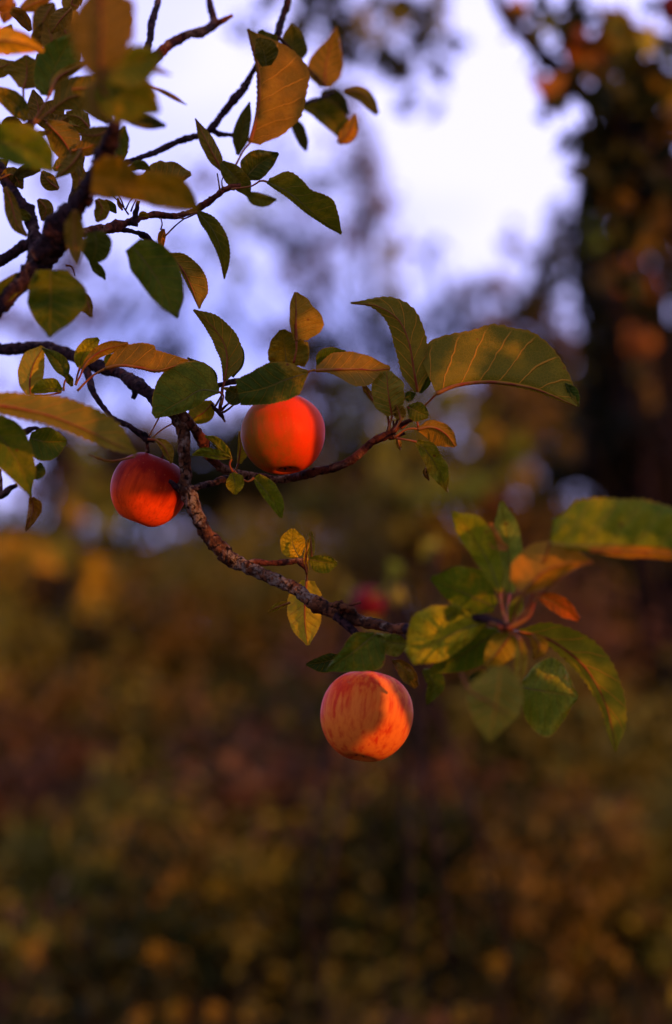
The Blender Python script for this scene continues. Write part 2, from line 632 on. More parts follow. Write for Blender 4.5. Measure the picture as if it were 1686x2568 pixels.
# ------------------------------------------------------------------ apples
def apple(label, x, y, D, wpx, hpx, mat, tilt, yaw=0.0, stalk_to=None, roll=0.0, calyx=True, group='ripe apples hanging from the branches', det=64):
    ctr = at(x, y, D)
    r = wpx / 2 / FPX * D
    hr = hpx / wpx
    t = thing('apple', label, 'apple', ctr, group)
    prof = []
    K = 44
    for k in range(K + 1):
        th = math.pi * k / K                       # 0 = stalk end
        z = math.cos(th)
        rr = math.sin(th) ** 0.92
        rr *= 1.0 + 0.055 * z                     # wider shoulder
        zz = z * 0.98 * hr
        dip = 0.34 * math.exp(-(rr / 0.24) ** 2) if z > 0 else 0.20 * math.exp(-(rr / 0.22) ** 2)
        zz -= dip * (1 if z > 0 else -1)
        prof.append((rr, zz))
    V, F = [], []
    for k, (rr, zz) in enumerate(prof):
        for j in range(det):
            a = 2 * math.pi * j / det
            lob = 1 + 0.016 * math.cos(5 * a + 0.5) * (0.35 + abs(zz)) + 0.018 * noise.noise(Vector((math.cos(a) * 1.1, math.sin(a) * 1.1, zz + x)))
            V.append(Vector((rr * math.cos(a) * lob * r, rr * math.sin(a) * lob * r, zz * r)))
    for k in range(K):
        for j in range(det):
            j2 = (j + 1) % det
            F.append((k * det + j, (k + 1) * det + j, (k + 1) * det + j2, k * det + j2))
    sk = mesh_obj('apple_skin', V, F, [mat], None)
    sk.parent = t
    # stalk out of the hollow, a bit bent
    P = [Vector((0, 0, (hr * 0.98 - 0.34) * r - 0.002)), Vector((0.001, 0, hr * 0.85 * r)), Vector((0.003, 0.001, hr * 1.12 * r)), Vector((0.004, 0.002, hr * 1.32 * r))]
    P = [Vector(p) for p in cr([tuple(p) for p in P], 14)]
    v2, f2 = tube_geo(P, [0.0011 + 0.0006 * abs(i / 13 - 0.3) for i in range(14)], 8)
    st = mesh_obj('apple_stalk', v2, f2, [M_REDBARK], None)
    st.parent = t
    if calyx:
        V, F = [], []
        zb = -(hr * 0.98 - 0.20) * r
        for k in range(5):
            a = 2 * math.pi * k / 5
            d = Vector((math.cos(a), math.sin(a), 0))
            s_ = Vector((-math.sin(a), math.cos(a), 0))
            b0 = len(V)
            z0 = Vector((0, 0, zb + 0.0015))
            V += [z0 + d * 0.0015 - s_ * 0.0018, z0 + d * 0.0015 + s_ * 0.0018, z0 + d * 0.0040 + s_ * 0.0012 + Vector((0, 0, -0.0035)),
                  z0 + d * 0.0040 - s_ * 0.0012 + Vector((0, 0, -0.0035)), z0 + d * 0.0068 + Vector((0, 0, -0.0045))]
            F += [(b0, b0 + 1, b0 + 2, b0 + 3), (b0 + 3, b0 + 2, b0 + 4)]
        cx = mesh_obj('calyx', V, F, [M_CALYX], None)
        cx.parent = t
    t.rotation_euler = (tilt, roll, yaw)
    return t


M_CALYX = plain('dry_calyx', (0.06, 0.03, 0.015), 0.9, 300)

# ================================================================== APPLES
A_MID = apple_material('bright_red_skin', (0.19, 0.060, 0.003), (0.62, 0.034, 0.002), (0.50, 0.012, 0.002), 0.60, (0.85, -0.2, 0.35), 0.25)
A_LEFT = apple_material('red_skin_painted_shade', (0.80, 0.060, 0.003), (0.14, 0.0035, 0.0008), (0.10, 0.002, 0.0008), 0.50, (0.0, 0.0, 1.0), 0.2)  # orange-red underside and dark crimson top paint sun and shade into the skin
A_LOW = apple_material('streaked_skin', (0.60, 0.13, 0.012), (0.58, 0.048, 0.003), (0.40, 0.012, 0.004), 0.48, (0.6, -0.2, 0.55), 0.85)
A_FAR = apple_material('crimson_skin', (0.10, 0.015, 0.008), (0.09, 0.005, 0.006), (0.06, 0.003, 0.005), 0.6, (0.2, -0.4, 0.4), 0.3)
apple('glossy orange-red apple resting above the thin curved spur branch, a dark leaf over its top', 710, 1090, 2.0, 212, 206, A_MID, R(-12), 0.4)
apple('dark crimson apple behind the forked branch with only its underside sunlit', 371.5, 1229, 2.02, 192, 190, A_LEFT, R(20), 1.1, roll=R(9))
apple('pale streaked red and yellow apple hanging below the lichened branch', 919, 1797, 1.95, 233, 235, A_LOW, R(15), 2.3, roll=R(4))
apple('small out-of-focus crimson apple just above the lichened branch', 924, 1512, 3.9, 84, 82, A_FAR, R(5), 0.3, group='out of focus apples in the trees behind')

# ================================================================== BRANCH 1: the lichened bough with its spurs
B1 = thing('apple_branch', 'long lichened branch bending down from the left edge towards the lower right leaf rosette', 'branch', at(430, 1060, 2.0), 'fruiting branches of the apple tree')
# main bough
wood(B1, 'bough', 4, [(-420, 150), (-120, 185), (0, 195), (140, 195), (290, 185), (410, 215), (500, 245), (620, 292), (760, 342), (850, 398), (930, 460), (1005, 520), (1090, 600)],
     [2.2, 2.17, 2.15, 2.14, 2.13, 2.12, 2.11, 2.09, 2.07, 2.05, 2.03, 2.02, 2.0], [88, 84, 80, 76, 72, 74, 80, 88, 74, 82, 80, 72], M_DARKBARK, 0.14, knots=((0.83, 0.02, 0.25), (0.55, 0.02, 0.15)))
wood(B1, 'bough', 4, [(1085, 598), (1150, 640), (1196, 730), (1204, 850), (1212, 980), (1206, 1060), (1196, 1100), (1228, 1160), (1290, 1280), (1350, 1390), (1440, 1490), (1530, 1570)],
     2.0, [60, 88, 84, 80, 76, 84, 100, 92, 88, 96, 100, 92], M_BARK, 0.17, knots=((0.5, 0.02, 0.2),))
wood(B1, 'bough', 7, [(372, 570), (430, 612), (480, 632), (560, 670), (650, 710), (760, 760), (850, 812), (920, 868), (1010, 905), (1110, 947), (1200, 975), (1350, 1006), (1500, 1032), (1580, 1048)],
     [2.0, 2.0, 2.0, 1.995, 1.99, 1.985, 1.98, 1.975, 1.97, 1.965, 1.96, 1.94, 1.92, 1.91], [84, 82, 80, 76, 78, 74, 84, 80, 66, 74, 66, 62, 66, 64], M_BARK, 0.17, knots=((0.47, 0.03, 0.15), (0.62, 0.02, 0.2)))
wood(B1, 'bough', 8, [(70, 848), (160, 862), (300, 828), (450, 780), (560, 800), (650, 848)], [1.91, 1.89, 1.86, 1.81, 1.77, 1.75], [58, 52, 46, 44, 44, 42], M_DARKBARK, 0.14)
# limb to the bright apple and its upturned end
wood(B1, 'limb', 5, [(-10, 745), (50, 795), (118, 880), (165, 985), (240, 1058), (330, 1092), (430, 1105), (540, 1122), (640, 1112), (720, 1092), (800, 1070), (880, 1048), (960, 1018), (1020, 970), (1080, 912), (1140, 884), (1195, 862)],
     [2.0, 2.0, 2.01, 2.02, 2.03, 2.04, 2.05, 2.05, 2.04, 2.02, 2.01, 2.0, 2.0, 2.0, 2.0, 2.0, 2.0], [56, 58, 56, 52, 50, 46, 44, 46, 46, 48, 46, 44, 46, 44, 42, 40], M_REDBARK, 0.13, rings=0.22, knots=((0.15, 0.015, 0.25), (0.2, 0.012, 0.25)))
wood(B1, 'limb', 5, [(-62, 1130), (10, 1178), (80, 1170), (150, 1150), (200, 1140), (250, 1118), (335, 1098)], [1.995, 2.0, 2.0, 2.005, 2.01, 2.02, 2.035], [26, 48, 40, 36, 42, 34, 30], M_DARKBARK, 0.18, rings=0.2)
# branchlet dropping to the crimson apple
wood(B1, 'limb', 4, [(470, 240), (545, 310), (585, 400), (610, 480), (680, 580), (740, 648), (830, 695), (910, 745), (960, 785)], [2.11, 2.09, 2.07, 2.05, 2.04, 2.03, 2.02, 2.02, 2.02], [40, 44, 46, 42, 38, 34, 36, 36, 44], M_DARKBARK, 0.16, rings=0.2)
wood(B1, 'spur', 4, [(930, 745), (965, 785), (1010, 800)], 2.02, [30, 48, 20], M_DARKBARK, 0.2)
wood(B1, 'apple_spur', 4, [(958, 780), (963, 840), (962, 880)], 2.02, [22, 24, 30], M_REDBARK, 0.08)
wood(B1, 'spur', 4, [(890, 430), (884, 480), (868, 522)], 2.05, [60, 44, 22], M_DARKBARK, 0.2)
# thin twig behind the leaves that carries the bright apple
wood(B1, 'limb', 5, [(-60, 650), (60, 625), (190, 602), (330, 572), (450, 590), (560, 600)], [2.03, 2.02, 2.02, 2.02, 2.02, 2.01], [40, 34, 32, 34, 34, 30], M_DARKBARK, 0.14)
wood(B1, 'apple_spur', 5, [(560, 600), (590, 640), (596, 690)], [2.01, 2.0, 2.0], [28, 22, 22], M_REDBARK, 0.08)
for pts in ([(240, 640), (215, 690), (190, 730)], [(240, 640), (225, 720), (240, 770), (256, 798)], [(238, 600), (236, 680), (236, 740)], [(290, 685), (255, 715), (238, 735)], [(310, 700), (265, 735), (240, 745)], [(180, 705), (205, 735), (235, 760)]):
    wood(B1, 'spur', 5, pts, 2.0, [8, 12, 14], M_REDBARK, 0.2)
wood(B1, 'bud', 5, [(178, 700), (200, 725), (232, 752), (258, 798)], 2.0, [10, 26, 30, 4], M_DARKBARK, 0.25)
# spur at the end of the upturned limb
for pts, wv in (([(1150, 885), (1190, 860), (1240, 815), (1310, 785)], [34, 40, 26, 22]), ([(1170, 875), (1178, 820), (1168, 765)], [30, 18, 12]), ([(1190, 865), (1215, 810), (1228, 770)], [30, 16, 14]),
               ([(1170, 885), (1220, 880), (1262, 862)], [34, 26, 16]), ([(1190, 872), (1202, 840), (1198, 790)], [24, 14, 10])):
    wood(B1, 'spur', 5, pts, 2.0, wv, M_REDBARK, 0.1)
# twig of the yellow rosette and the fork above the lower apple
wood(B1, 'limb', 7, [(520, 640), (575, 622), (650, 632), (740, 626), (835, 612), (880, 604)], [1.99, 2.0, 2.0, 2.0, 2.0, 2.0], [34, 36, 34, 36, 34, 20], M_REDBARK, 0.14, rings=0.2)
wood(B1, 'spur', 7, [(820, 600), (850, 632), (880, 665), (888, 700)], 2.0, [18, 40, 24, 12], M_REDBARK, 0.1)
wood(B1, 'limb', 7, [(1070, 945), (1120, 990), (1165, 1040), (1215, 1090), (1290, 1170), (1290, 1290)], [1.965, 1.96, 1.955, 1.95, 1.95, 1.95], [54, 50, 46, 40, 26, 18], M_DARKBARK, 0.15)
wood(B1, 'spur', 7, [(1090, 925), (1150, 888), (1215, 868)], 1.96, [40, 22, 14], M_REDBARK, 0.2)
wood(B1, 'lichen_tuft', 7, [(1030, 890), (1080, 882), (1130, 900), (1190, 935)], 1.955, [16, 44, 40, 24], M_BARK, 0.5, freq=700)

# --- leaves left of the fork
leaf(B1, 4, [(200, 500), (195, 400), (222, 290), (285, 182)], [20, 66, 88, 78, 12], [14, 70, 84, 50, 5], 2.06, PALE, 'u', stalk=[(400, 478), (300, 500)], wave=0.8)
leaf(B1, 4, [(438, 382), (405, 315), (345, 240), (275, 188)], [8, 45, 50, 28, 3], [8, 50, 52, 22, 3], 2.02, G_GREY, 't', zl=0.5, zr=0.7, stalk=[(415, 470), (420, 420)])
leaf(B1, 4, [(470, 440), (455, 400), (440, 360)], [4, 25, 8], [6, 26, 8], 2.01, G_DARK, 't')
leaf(B1, 4, [(405, 468), (340, 455), (270, 462), (205, 480)], [5, 20, 26, 20, 4], [8, 62, 70, 46, 6], 2.02, YELG, 't')
leaf(B1, 4, [(522, 318), (535, 250), (575, 185), (645, 128)], [14, 46, 58, 44, 8], [16, 60, 74, 55, 6], 2.03, YELG, 't', pat=0.1, stalk=[(495, 430), (505, 370)])
leaf(B1, 4, [(540, 328), (582, 268), (675, 205), (838, 158)], [4, 22, 44, 40, 3], [4, 24, 36, 32, 3], 2.0, ORNG, 'u', pat=0.6, stalk=[(492, 432), (525, 370)])
leaf(B1, 4, [(690, 322), (790, 303), (920, 318), (1040, 335), (1238, 272)], [10, 95, 150, 158, 120, 60, 3], [0, 4, 10, 12, 14, 8, 0], 2.0, ORNG, 'u', zl=-0.35, zr=-2.2, pat=0.7, mid=1.7, stalk=[(505, 470), (560, 412), (620, 360)])
leaf(B1, 4, [(720, 305), (705, 270), (750, 225)], [5, 30, 5], [5, 45, 8], 2.05, BLUEG, 't')
leaf(B1, 4, [(1432, 476), (1310, 466), (1200, 530), (1090, 590), (1012, 645)], [3, 60, 84, 62, 34, 2], [8, 120, 205, 235, 190, 95, 12], 1.985, (0.085, 0.105, 0.03), 't', zl=0.2, zr=-0.25, pat=0.15, stalk=[(1448, 560), (1460, 500)], mid=1.2)
leaf(B1, 4, [(1415, 445), (1375, 345), (1225, 252)], [5, 70, 60, 30, 2], [5, 24, 26, 14, 2], 2.01, G_DARK, 't')
leaf(B1, 5, [(252, 568), (268, 465), (252, 365), (185, 265), (78, 172)], [5, 28, 52, 46, 22, 2], [8, 74, 88, 72, 44, 3], 1.995, (0.08, 0.085, 0.022), 'u', zl=-0.4, zr=0.3, pat=0.35, stalk=[(240, 650), (246, 600)])
leaf(B1, 5, [(300, 550), (345, 470), (350, 400), (320, 350)], [4, 40, 40, 10], [2, 16, 10, 3], 2.01, BLUEG, 't')
leaf(B1, 5, [(190, 690), (125, 755), (45, 790)], [4, 44, 56, 30, 3], [6, 60, 80, 60, 6], 2.05, (0.16, 0.16, 0.012), 'u', pat=0.2)
leaf(B1, 5, [(246, 610), (275, 618), (305, 650)], [4, 14, 3], [4, 16, 3], 1.99, GOLD, 't')
leaf(B1, 4, [(1020, 790), (1072, 835), (1122, 942)], [8, 44, 42, 5], [6, 26, 24, 4], 1.98, (0.15, 0.10, 0.02), 'u', pat=0.6, stalk=[(965, 785)])
for q in ([(975, 765), (1005, 710), (1040, 640)], [(985, 785), (1060, 720), (1140, 676)]):
    wood(B1, 'leaf_stalk', 4, q, 2.0, [10, 9, 12], M_STALK, 0.0)
leaf(B1, 4, [(880, 900), (720, 926), (575, 885)], [3, 10, 12, 3], [3, 6, 6, 2], 1.92, ORNG, 'u')
# --- leaf over the bright apple and those behind it
leaf(B1, 5, [(722, 522), (600, 562), (470, 612), (330, 640)], [6, 92, 108, 92, 74, 56], [8, 68, 118, 122, 96, 64], 1.955, G_DARK, 't', zl=0.15, zr=-0.2, pat=0.6, stalk=[(760, 508), (740, 512)], seed=5)
leaf(B1, 5, [(345, 635), (310, 640), (272, 612)], [30, 66, 56, 20], [30, 48, 42, 16], 1.975, (0.028, 0.035, 0.015), 't')
leaf(B1, 5, [(655, 345), (652, 260), (654, 175), (651, 72)], [8, 22, 34, 36, 30, 4], [40, 118, 150, 156, 128, 66, 44, 3], 2.0, (0.17, 0.10, 0.015), 'u', zl=0.8, zr=-0.35, pat=0.5, mid=1.5, stalk=[(640, 470), (655, 400)])
leaf(B1, 5, [(600, 490), (592, 400), (576, 282)], [70, 98, 88, 60, 6], [90, 128, 118, 70, 5], 2.01, (0.13, 0.09, 0.015), 't', pat=1.0, wave=2.6)
leaf(B1, 5, [(690, 490), (700, 420), (712, 350)], [10, 34, 30, 5], [8, 28, 24, 6], 2.03, YELG, 'u')
leaf(B1, 5, [(765, 512), (900, 506), (1010, 505), (1100, 510), (1182, 498)], [10, 82, 98, 84, 46, 3], [2, 4, 34, 84, 92, 40, 2], 2.0, (0.15, 0.08, 0.015), 'u', zl=-0.5, zr=0.9, pat=0.4, mid=1.5, stalk=[(705, 520), (735, 514)])
leaf(B1, 5, [(780, 492), (820, 440), (935, 405)], [10, 50, 40, 3], [5, 30, 26, 3], 2.02, G_MID, 't', pat=0.1)
# --- leaves at the end of the upturned limb
leaf(B1, 5, [(1335, 632), (1312, 500), (1285, 350), (1225, 225), (1110, 152), (960, 132)], [12, 62, 80, 84, 66, 34, 6, 3], [8, 74, 88, 100, 104, 78, 22, 2], 2.0, (0.075, 0.08, 0.022), 'u', zl=-0.5, zr=-0.3, pat=0.25, mid=1.2)
leaf(B1, 5, [(1350, 636), (1392, 540), (1398, 380)], [20, 52, 50, 22, 2], [8, 26, 22, 12, 2], 2.02, BLUEG, 't', pat=0)
leaf(B1, 5, [(1192, 765), (1172, 650), (1160, 515)], [14, 78, 92, 80, 18], [20, 74, 88, 84, 14], 1.985, G_GREY, 'u', zl=-0.2, zr=0.2, pat=0.3, stalk=[(1172, 850)], wave=1.6)
leaf(B1, 5, [(1092, 690), (1055, 630), (1020, 575)], [3, 16, 18, 3], [3, 16, 14, 3], 2.01, BROWN, 'u')
leaf(B1, 5, [(1240, 790), (1228, 740), (1212, 702)], [6, 34, 30, 6], [8, 40, 34, 6], 1.98, (0.16, 0.10, 0.03), 'u', pat=1.0, wave=2.5, stalk=[(1205, 850)])
leaf(B1, 5, [(1278, 712), (1335, 742), (1396, 768)], [8, 52, 48, 10], [8, 54, 50, 8], 1.985, G_DARK, 't', stalk=[(1338, 830), (1325, 780)], pat=0.1)
leaf(B1, 5, [(1255, 668), (1290, 655), (1322, 640)], [3, 26, 24, 3], [3, 30, 20, 3], 2.01, BLUEG, 't', wave=2)
leaf(B1, 6, [(588, 692), (700, 645), (850, 622), (1000, 628), (1200, 668), (1436, 768)],
     [170, 272, 290, 302, 342, 344, 322, 258, 160, 66, 3], [2, 4, 6, 8, 10, 12, 14, 14, 12, 8, 2], 1.99, (0.085, 0.09, 0.014), 'u', zl=-0.30, zr=-2.0, pat=0.2, mid=1.9, wave=0.8,
     stalk=[(372, 905, 2.0), (450, 838, 2.0), (520, 762, 2.0)], bend=-0.02)
leaf(B1, 6, [(1366, 628), (1402, 690), (1448, 770)], [4, 44, 36, 2], [3, 16, 14, 2], 1.995, BLUEG, 't')
leaf(B1, 6, [(478, 905), (560, 893), (640, 930), (705, 1010)], [4, 36, 48, 40, 6], [6, 70, 112, 110, 60, 4], 1.985, (0.15, 0.07, 0.010), 'u', pat=0.3, mid=1.4, stalk=[(335, 955), (395, 912), (440, 900)])
leaf(B1, 6, [(470, 982), (530, 1040), (590, 1130), (625, 1200), (655, 1285)], [14, 64, 56, 62, 26, 3], [10, 36, 50, 62, 32, 2], 1.975, (0.12, 0.12, 0.018), 't', pat=0.8, wave=2.0, stalk=[(350, 960), (415, 970)])
leaf(B1, 6, [(535, 1130), (522, 1170), (545, 1215)], [4, 28, 12, 3], [3, 16, 12, 3], 1.99, BROWN, 'u', wave=3)
leaf(B1, 6, [(355, 960), (362, 990), (372, 1032)], [6, 20, 12, 2], [6, 18, 16, 2], 1.99, (0.12, 0.07, 0.02), 'u')
# --- small leaves along the limb
leaf(B1, 5, [(292, 1006), (240, 955), (196, 910), (142, 880)], [3, 14, 12, 10, 2], [3, 30, 36, 26, 3], 1.99, (0.14, 0.14, 0.015), 't', pat=0.6, wave=1.8, stalk=[(300, 1080), (282, 1040)])
leaf(B1, 5, [(292, 1004), (200, 992), (130, 975), (72, 985)], [3, 12, 16, 18, 3], [4, 36, 40, 30, 3], 1.985, (0.13, 0.14, 0.015), 't', pat=0.6, wave=1.8)
leaf(B1, 5, [(330, 1032), (342, 940), (336, 850)], [6, 14, 12, 3], [10, 46, 34, 3], 2.03, (0.16, 0.14, 0.02), 'u', stalk=[(308, 1080), (322, 1055)])
leaf(B1, 5, [(296, 1086), (312, 1140), (314, 1206)], [10, 46, 50, 34, 5], [10, 40, 52, 40, 6], 1.98, (0.24, 0.20, 0.02), 't', pat=0.9)
leaf(B1, 5, [(418, 1112), (480, 1182), (535, 1255), (572, 1338)], [26, 62, 60, 38, 3], [6, 26, 34, 26, 3], 1.985, (0.12, 0.14, 0.015), 't', pat=0.5, stalk=[(305, 1075), (345, 1112), (385, 1135)])
# --- yellow rosette
leaf(B1, 7, [(842, 592), (805, 515), (802, 422)], [16, 68, 76, 62, 10], [14, 62, 78, 62, 8], 2.0, GOLD, 't', pat=0.3, zl=0.1, zr=0.0)
leaf(B1, 7, [(918, 592), (915, 515), (912, 438)], [5, 26, 28, 18, 3], [5, 22, 22, 16, 3], 2.01, (0.12, 0.12, 0.03), 'u')
leaf(B1, 7, [(902, 606), (980, 622), (1074, 632)], [6, 32, 38, 34, 6], [8, 58, 72, 56, 8], 2.0, (0.10, 0.11, 0.012), 't', pat=0.7, stalk=[(850, 632), (875, 612)])
leaf(B1, 7, [(897, 680), (882, 622), (890, 545), (906, 470)], [3, 10, 12, 12, 3], [5, 14, 12, 10, 3], 1.98, (0.50, 0.32, 0.02), 'u', wave=2.5)
leaf(B1, 7, [(888, 735), (878, 850), (878, 990), (894, 1126)], [30, 92, 106, 96, 56, 3], [14, 84, 106, 92, 50, 2], 2.04, (0.40, 0.30, 0.06), 'u', zl=0.25, zr=-0.7, pat=0.15, mid=1.3, stalk=[(846, 630, 2.0), (885, 680, 2.01)])
leaf(B1, 7, [(790, 868), (715, 895), (656, 926)], [3, 16, 18, 5], [3, 24, 22, 4], 2.03, (0.2, 0.15, 0.015), 'u', pat=0.8)
# --- leaves over the lower apple
leaf(B1, 7, [(1095, 1200), (990, 1228), (883, 1242)], [10, 60, 66, 36, 3], [10, 44, 40, 22, 3], 1.97, (0.025, 0.035, 0.010), 't')
leaf(B1, 7, [(1300, 1060), (1190, 1150), (1100, 1215), (1003, 1282)], [90, 170, 158, 92, 40, 3], [10, 80, 78, 46, 24, 3], 1.90, (0.06, 0.085, 0.014), 't', zl=0.2, zr=0.2, pat=0.35, wave=1.5)
leaf(B1, 7, [(1500, 1120), (1400, 1108), (1305, 1062)], [10, 74, 80, 40, 6], [8, 46, 54, 30, 4], 1.91, (0.10, 0.115, 0.045), 't', wave=2.6, pat=0.2)
leaf(B1, 7, [(1405, 1215), (1450, 1250), (1505, 1310), (1560, 1372)], [4, 34, 50, 34, 4], [4, 28, 40, 28, 4], 1.93, BROWN, 't', pat=0.3)
# --- out-of-focus rosette at the right
D8 = 1.76
TONE[0] = 1.2
def l8(*a, **k):
    return leaf(B1, 8, *a, **k)
l8([(800, 650), (920, 705), (1042, 792)], [10, 50, 50, 12], [8, 40, 46, 10], 1.83, RUST, 't', pat=0.0)
l8([(600, 640), (545, 490), (450, 330), (332, 188)], [8, 44, 58, 66, 60, 6], [8, 48, 68, 104, 90, 6], 1.78, (0.15, 0.16, 0.02), 't', pat=0.4, stalk=[(640, 840, 1.75), (610, 720, 1.77)], zl=-0.3, zr=0.4)
l8([(655, 640), (648, 400), (608, 128)], [14, 66, 78, 54, 4], [14, 70, 80, 62, 4], 1.80, (0.15, 0.18, 0.10), 't', pat=0.0, stalk=[(640, 840, 1.75), (640, 740, 1.78)])
l8([(642, 395), (575, 350), (545, 248)], [8, 40, 32, 4], [8, 34, 30, 4], 1.78, (0.42, 0.15, 0.13), 't', pat=0.0, wave=0.6)
l8([(572, 722), (400, 642), (212, 558)], [16, 90, 88, 46, 3], [14, 130, 150, 94, 3], 1.80, (0.075, 0.10, 0.015), 't', pat=0.8, zl=-0.5, zr=0.3)
l8([(650, 840), (680, 740), (720, 650)], [10, 40, 34, 4], [10, 44, 40, 4], 1.79, (0.15, 0.14, 0.02), 't', pat=0.5)
l8([(880, 362), (1000, 378), (1200, 375), (1400, 385), (1620, 402), (1900, 470)], [110, 238, 266, 268, 262, 240, 170, 60, 3], [6, 14, 24, 40, 44, 40, 34, 20, 2], 1.70, (0.105, 0.13, 0.022), 't', zl=-0.35, zr=-0.9, pat=0.1, mid=1.4, wave=1.3, quilt=4.0, stalk=[(650, 832, 1.75), (760, 700, 1.74), (860, 420, 1.71)], bend=0.02)
l8([(1100, 400), (1300, 410), (1500, 418), (1800, 470)], [8, 30, 30, 20, 4], [8, 30, 32, 24, 4], 1.695, (0.26, 0.12, 0.012), 'u', pat=0.0, mid=1.0)
l8([(722, 640), (850, 520), (980, 480), (1118, 470)], [90, 160, 160, 130, 60, 3], [10, 60, 80, 50, 24, 2], 1.71, (0.26, 0.11, 0.012), 'u', zl=-0.5, zr=-0.5, pat=0.2, stalk=[(655, 838, 1.75), (690, 740, 1.73)])
wood(B1, 'leaf_stalk', 8, [(655, 840), (760, 725), (880, 600), (1000, 520), (1110, 470)], [1.75, 1.74, 1.72, 1.71, 1.70], [20, 14, 13, 12, 10], M_STALK, 0.0)
wood(B1, 'leaf_stalk', 8, [(640, 840), (700, 810), (760, 770), (790, 700)], 1.74, [26, 26, 20, 12], M_STALK, 0.0)
wood(B1, 'spur', 8, [(600, 850), (640, 835), (680, 830)], 1.75, [30, 56, 30], M_REDBARK, 0.15)
l8([(520, 805), (380, 850), (220, 930), (95, 1010)], [4, 46, 84, 110, 80, 20], [12, 76, 130, 190, 200, 110, 22], 1.80, (0.20, 0.18, 0.014), 't', zl=0.3, zr=-0.2, pat=0.3, stalk=[(625, 845, 1.75), (570, 815, 1.74)], wave=2.0)
l8([(300, 800), (340, 740), (405, 760)], [8, 40, 30, 4], [8, 40, 30, 5], 1.77, (0.13, 0.14, 0.02), 't', wave=2.5, pat=0.9)
l8([(590, 850), (460, 940), (330, 1020), (205, 1085)], [20, 86, 110, 84, 34, 4], [10, 80, 96, 70, 40, 4], 1.82, (0.06, 0.085, 0.014), 't', zl=-0.3, zr=0.3, pat=0.3)
l8([(665, 868), (600, 960), (515, 1052)], [14, 70, 80, 50, 4], [14, 70, 76, 44, 3], 1.77, (0.14, 0.13, 0.015), 'u', pat=0.5)
l8([(712, 905), (716, 1040), (690, 1165)], [10, 34, 34, 22, 3], [10, 34, 36, 20, 3], 1.73, (0.19, 0.17, 0.05), 'u', pat=0.3, stalk=[(645, 860, 1.75), (690, 880, 1.74)])
l8([(780, 880), (820, 940), (790, 1010)], [10, 50, 40, 4], [10, 44, 30, 4], 1.80, (0.22, 0.12, 0.02), 'u', pat=1.0)
l8([(598, 1052), (590, 1180), (565, 1330), (540, 1475)], [30, 118, 146, 130, 60, 6], [30, 130, 166, 142, 76, 6], 1.66, (0.115, 0.13, 0.07), 'u', zl=-0.1, zr=-0.1, pat=0.0, mid=0)
wood(B1, 'leaf_stalk', 8, [(380, 1090), (430, 1188), (540, 1255), (645, 1325)], [1.66, 1.655, 1.652, 1.655], [10, 14, 10, 6], M_STALK, 0.0)
l8([(425, 1120), (490, 1115), (560, 1120)], [6, 36, 40, 6], [8, 50, 50, 8], 1.79, (0.02, 0.03, 0.01), 't')
l8([(720, 1172), (850, 1192), (1036, 1222)], [20, 110, 168, 190, 160, 60, 3], [30, 150, 216, 250, 220, 100, 5], 1.87, (0.13, 0.145, 0.04), 't', zl=-0.7, zr=0.2, pat=1.0, wave=3.0, mid=0.8, seed=31)
l8([(705, 860), (850, 892), (985, 975), (1100, 1090), (1200, 1290), (1246, 1532)], [8, 60, 112, 136, 142, 120, 96, 58, 2], [3, 22, 34, 50, 50, 44, 30, 22, 2], 1.86, (0.12, 0.14, 0.018), 'u', zl=0.3, zr=-0.5, pat=0.2, mid=1.5, stalk=[(655, 850, 1.75)], bend=0.0)
l8([(168, 1072), (228, 1150), (192, 1266)], [8, 60, 64, 30, 3], [6, 34, 34, 30, 4], 1.86, (0.08, 0.09, 0.02), 't', pat=0.8, wave=2.0)
l8([(25, 1035), (70, 1090), (128, 1172)], [6, 34, 30, 4], [6, 36, 34, 4], 1.9, (0.10, 0.06, 0.02), 't')

TONE[0] = 1.0
# ================================================================== BRANCH 2: blurred spray at the left edge
B2 = thing('apple_branch', 'leafy side branch at the left edge below the long branch, a brown shrivelled leaf dangling', 'branch', at(-30, 1160, 1.9), 'fruiting branches of the apple tree')
wood(B2, 'bough', 4, [(-350, 1040), (-120, 1080), (0, 1150), (60, 1110), (110, 1085)], [1.95, 1.93, 1.92, 1.92, 1.92], [70, 60, 56, 60, 26], M_DARKBARK, 0.2)
wood(B2, 'limb', 4, [(-260, 900), (-100, 800), (60, 745), (160, 735), (225, 712), (282, 735)], [1.93, 1.92, 1.92, 1.93, 1.93, 1.93], [44, 44, 40, 44, 46, 14], M_DARKBARK, 0.2)
wood(B2, 'limb', 4, [(0, 1150), (8, 1060), (0, 980)], 1.92, [36, 24, 18], M_REDBARK, 0.15)
leaf(B2, 4, [(-130, 560), (0, 566), (150, 590), (350, 640), (600, 742), (893, 888)], [30, 66, 84, 128, 150, 148, 96, 3], [20, 56, 60, 62, 62, 58, 36, 2], 1.80, (0.11, 0.095, 0.014), 'u', zl=-0.5, zr=0.5, pat=0.5, mid=1.4, wave=1.5)
leaf(B2, 4, [(-70, 680), (40, 820), (130, 960), (205, 1158)], [80, 150, 136, 96, 50, 2], [40, 110, 130, 110, 50, 3], 1.84, (0.075, 0.10, 0.014), 't', pat=0.2)
leaf(B2, 4, [(195, 775), (290, 800), (435, 800)], [20, 84, 96, 60, 5], [14, 104, 124, 84, 8], 1.93, (0.065, 0.085, 0.013), 't', zl=0.5)
leaf(B2, 4, [(190, 960), (240, 990), (270, 940)], [6, 30, 26, 4], [8, 50, 60, 6], 1.88, G_DARK, 't')
leaf(B2, 4, [(203, 1165), (215, 1250), (168, 1388)], [12, 60, 42, 20, 2], [10, 30, 30, 16, 2], 1.95, (0.15, 0.055, 0.025), 'u', pat=0.0, wave=4.5, curl=0.8, stalk=[(200, 1100)])

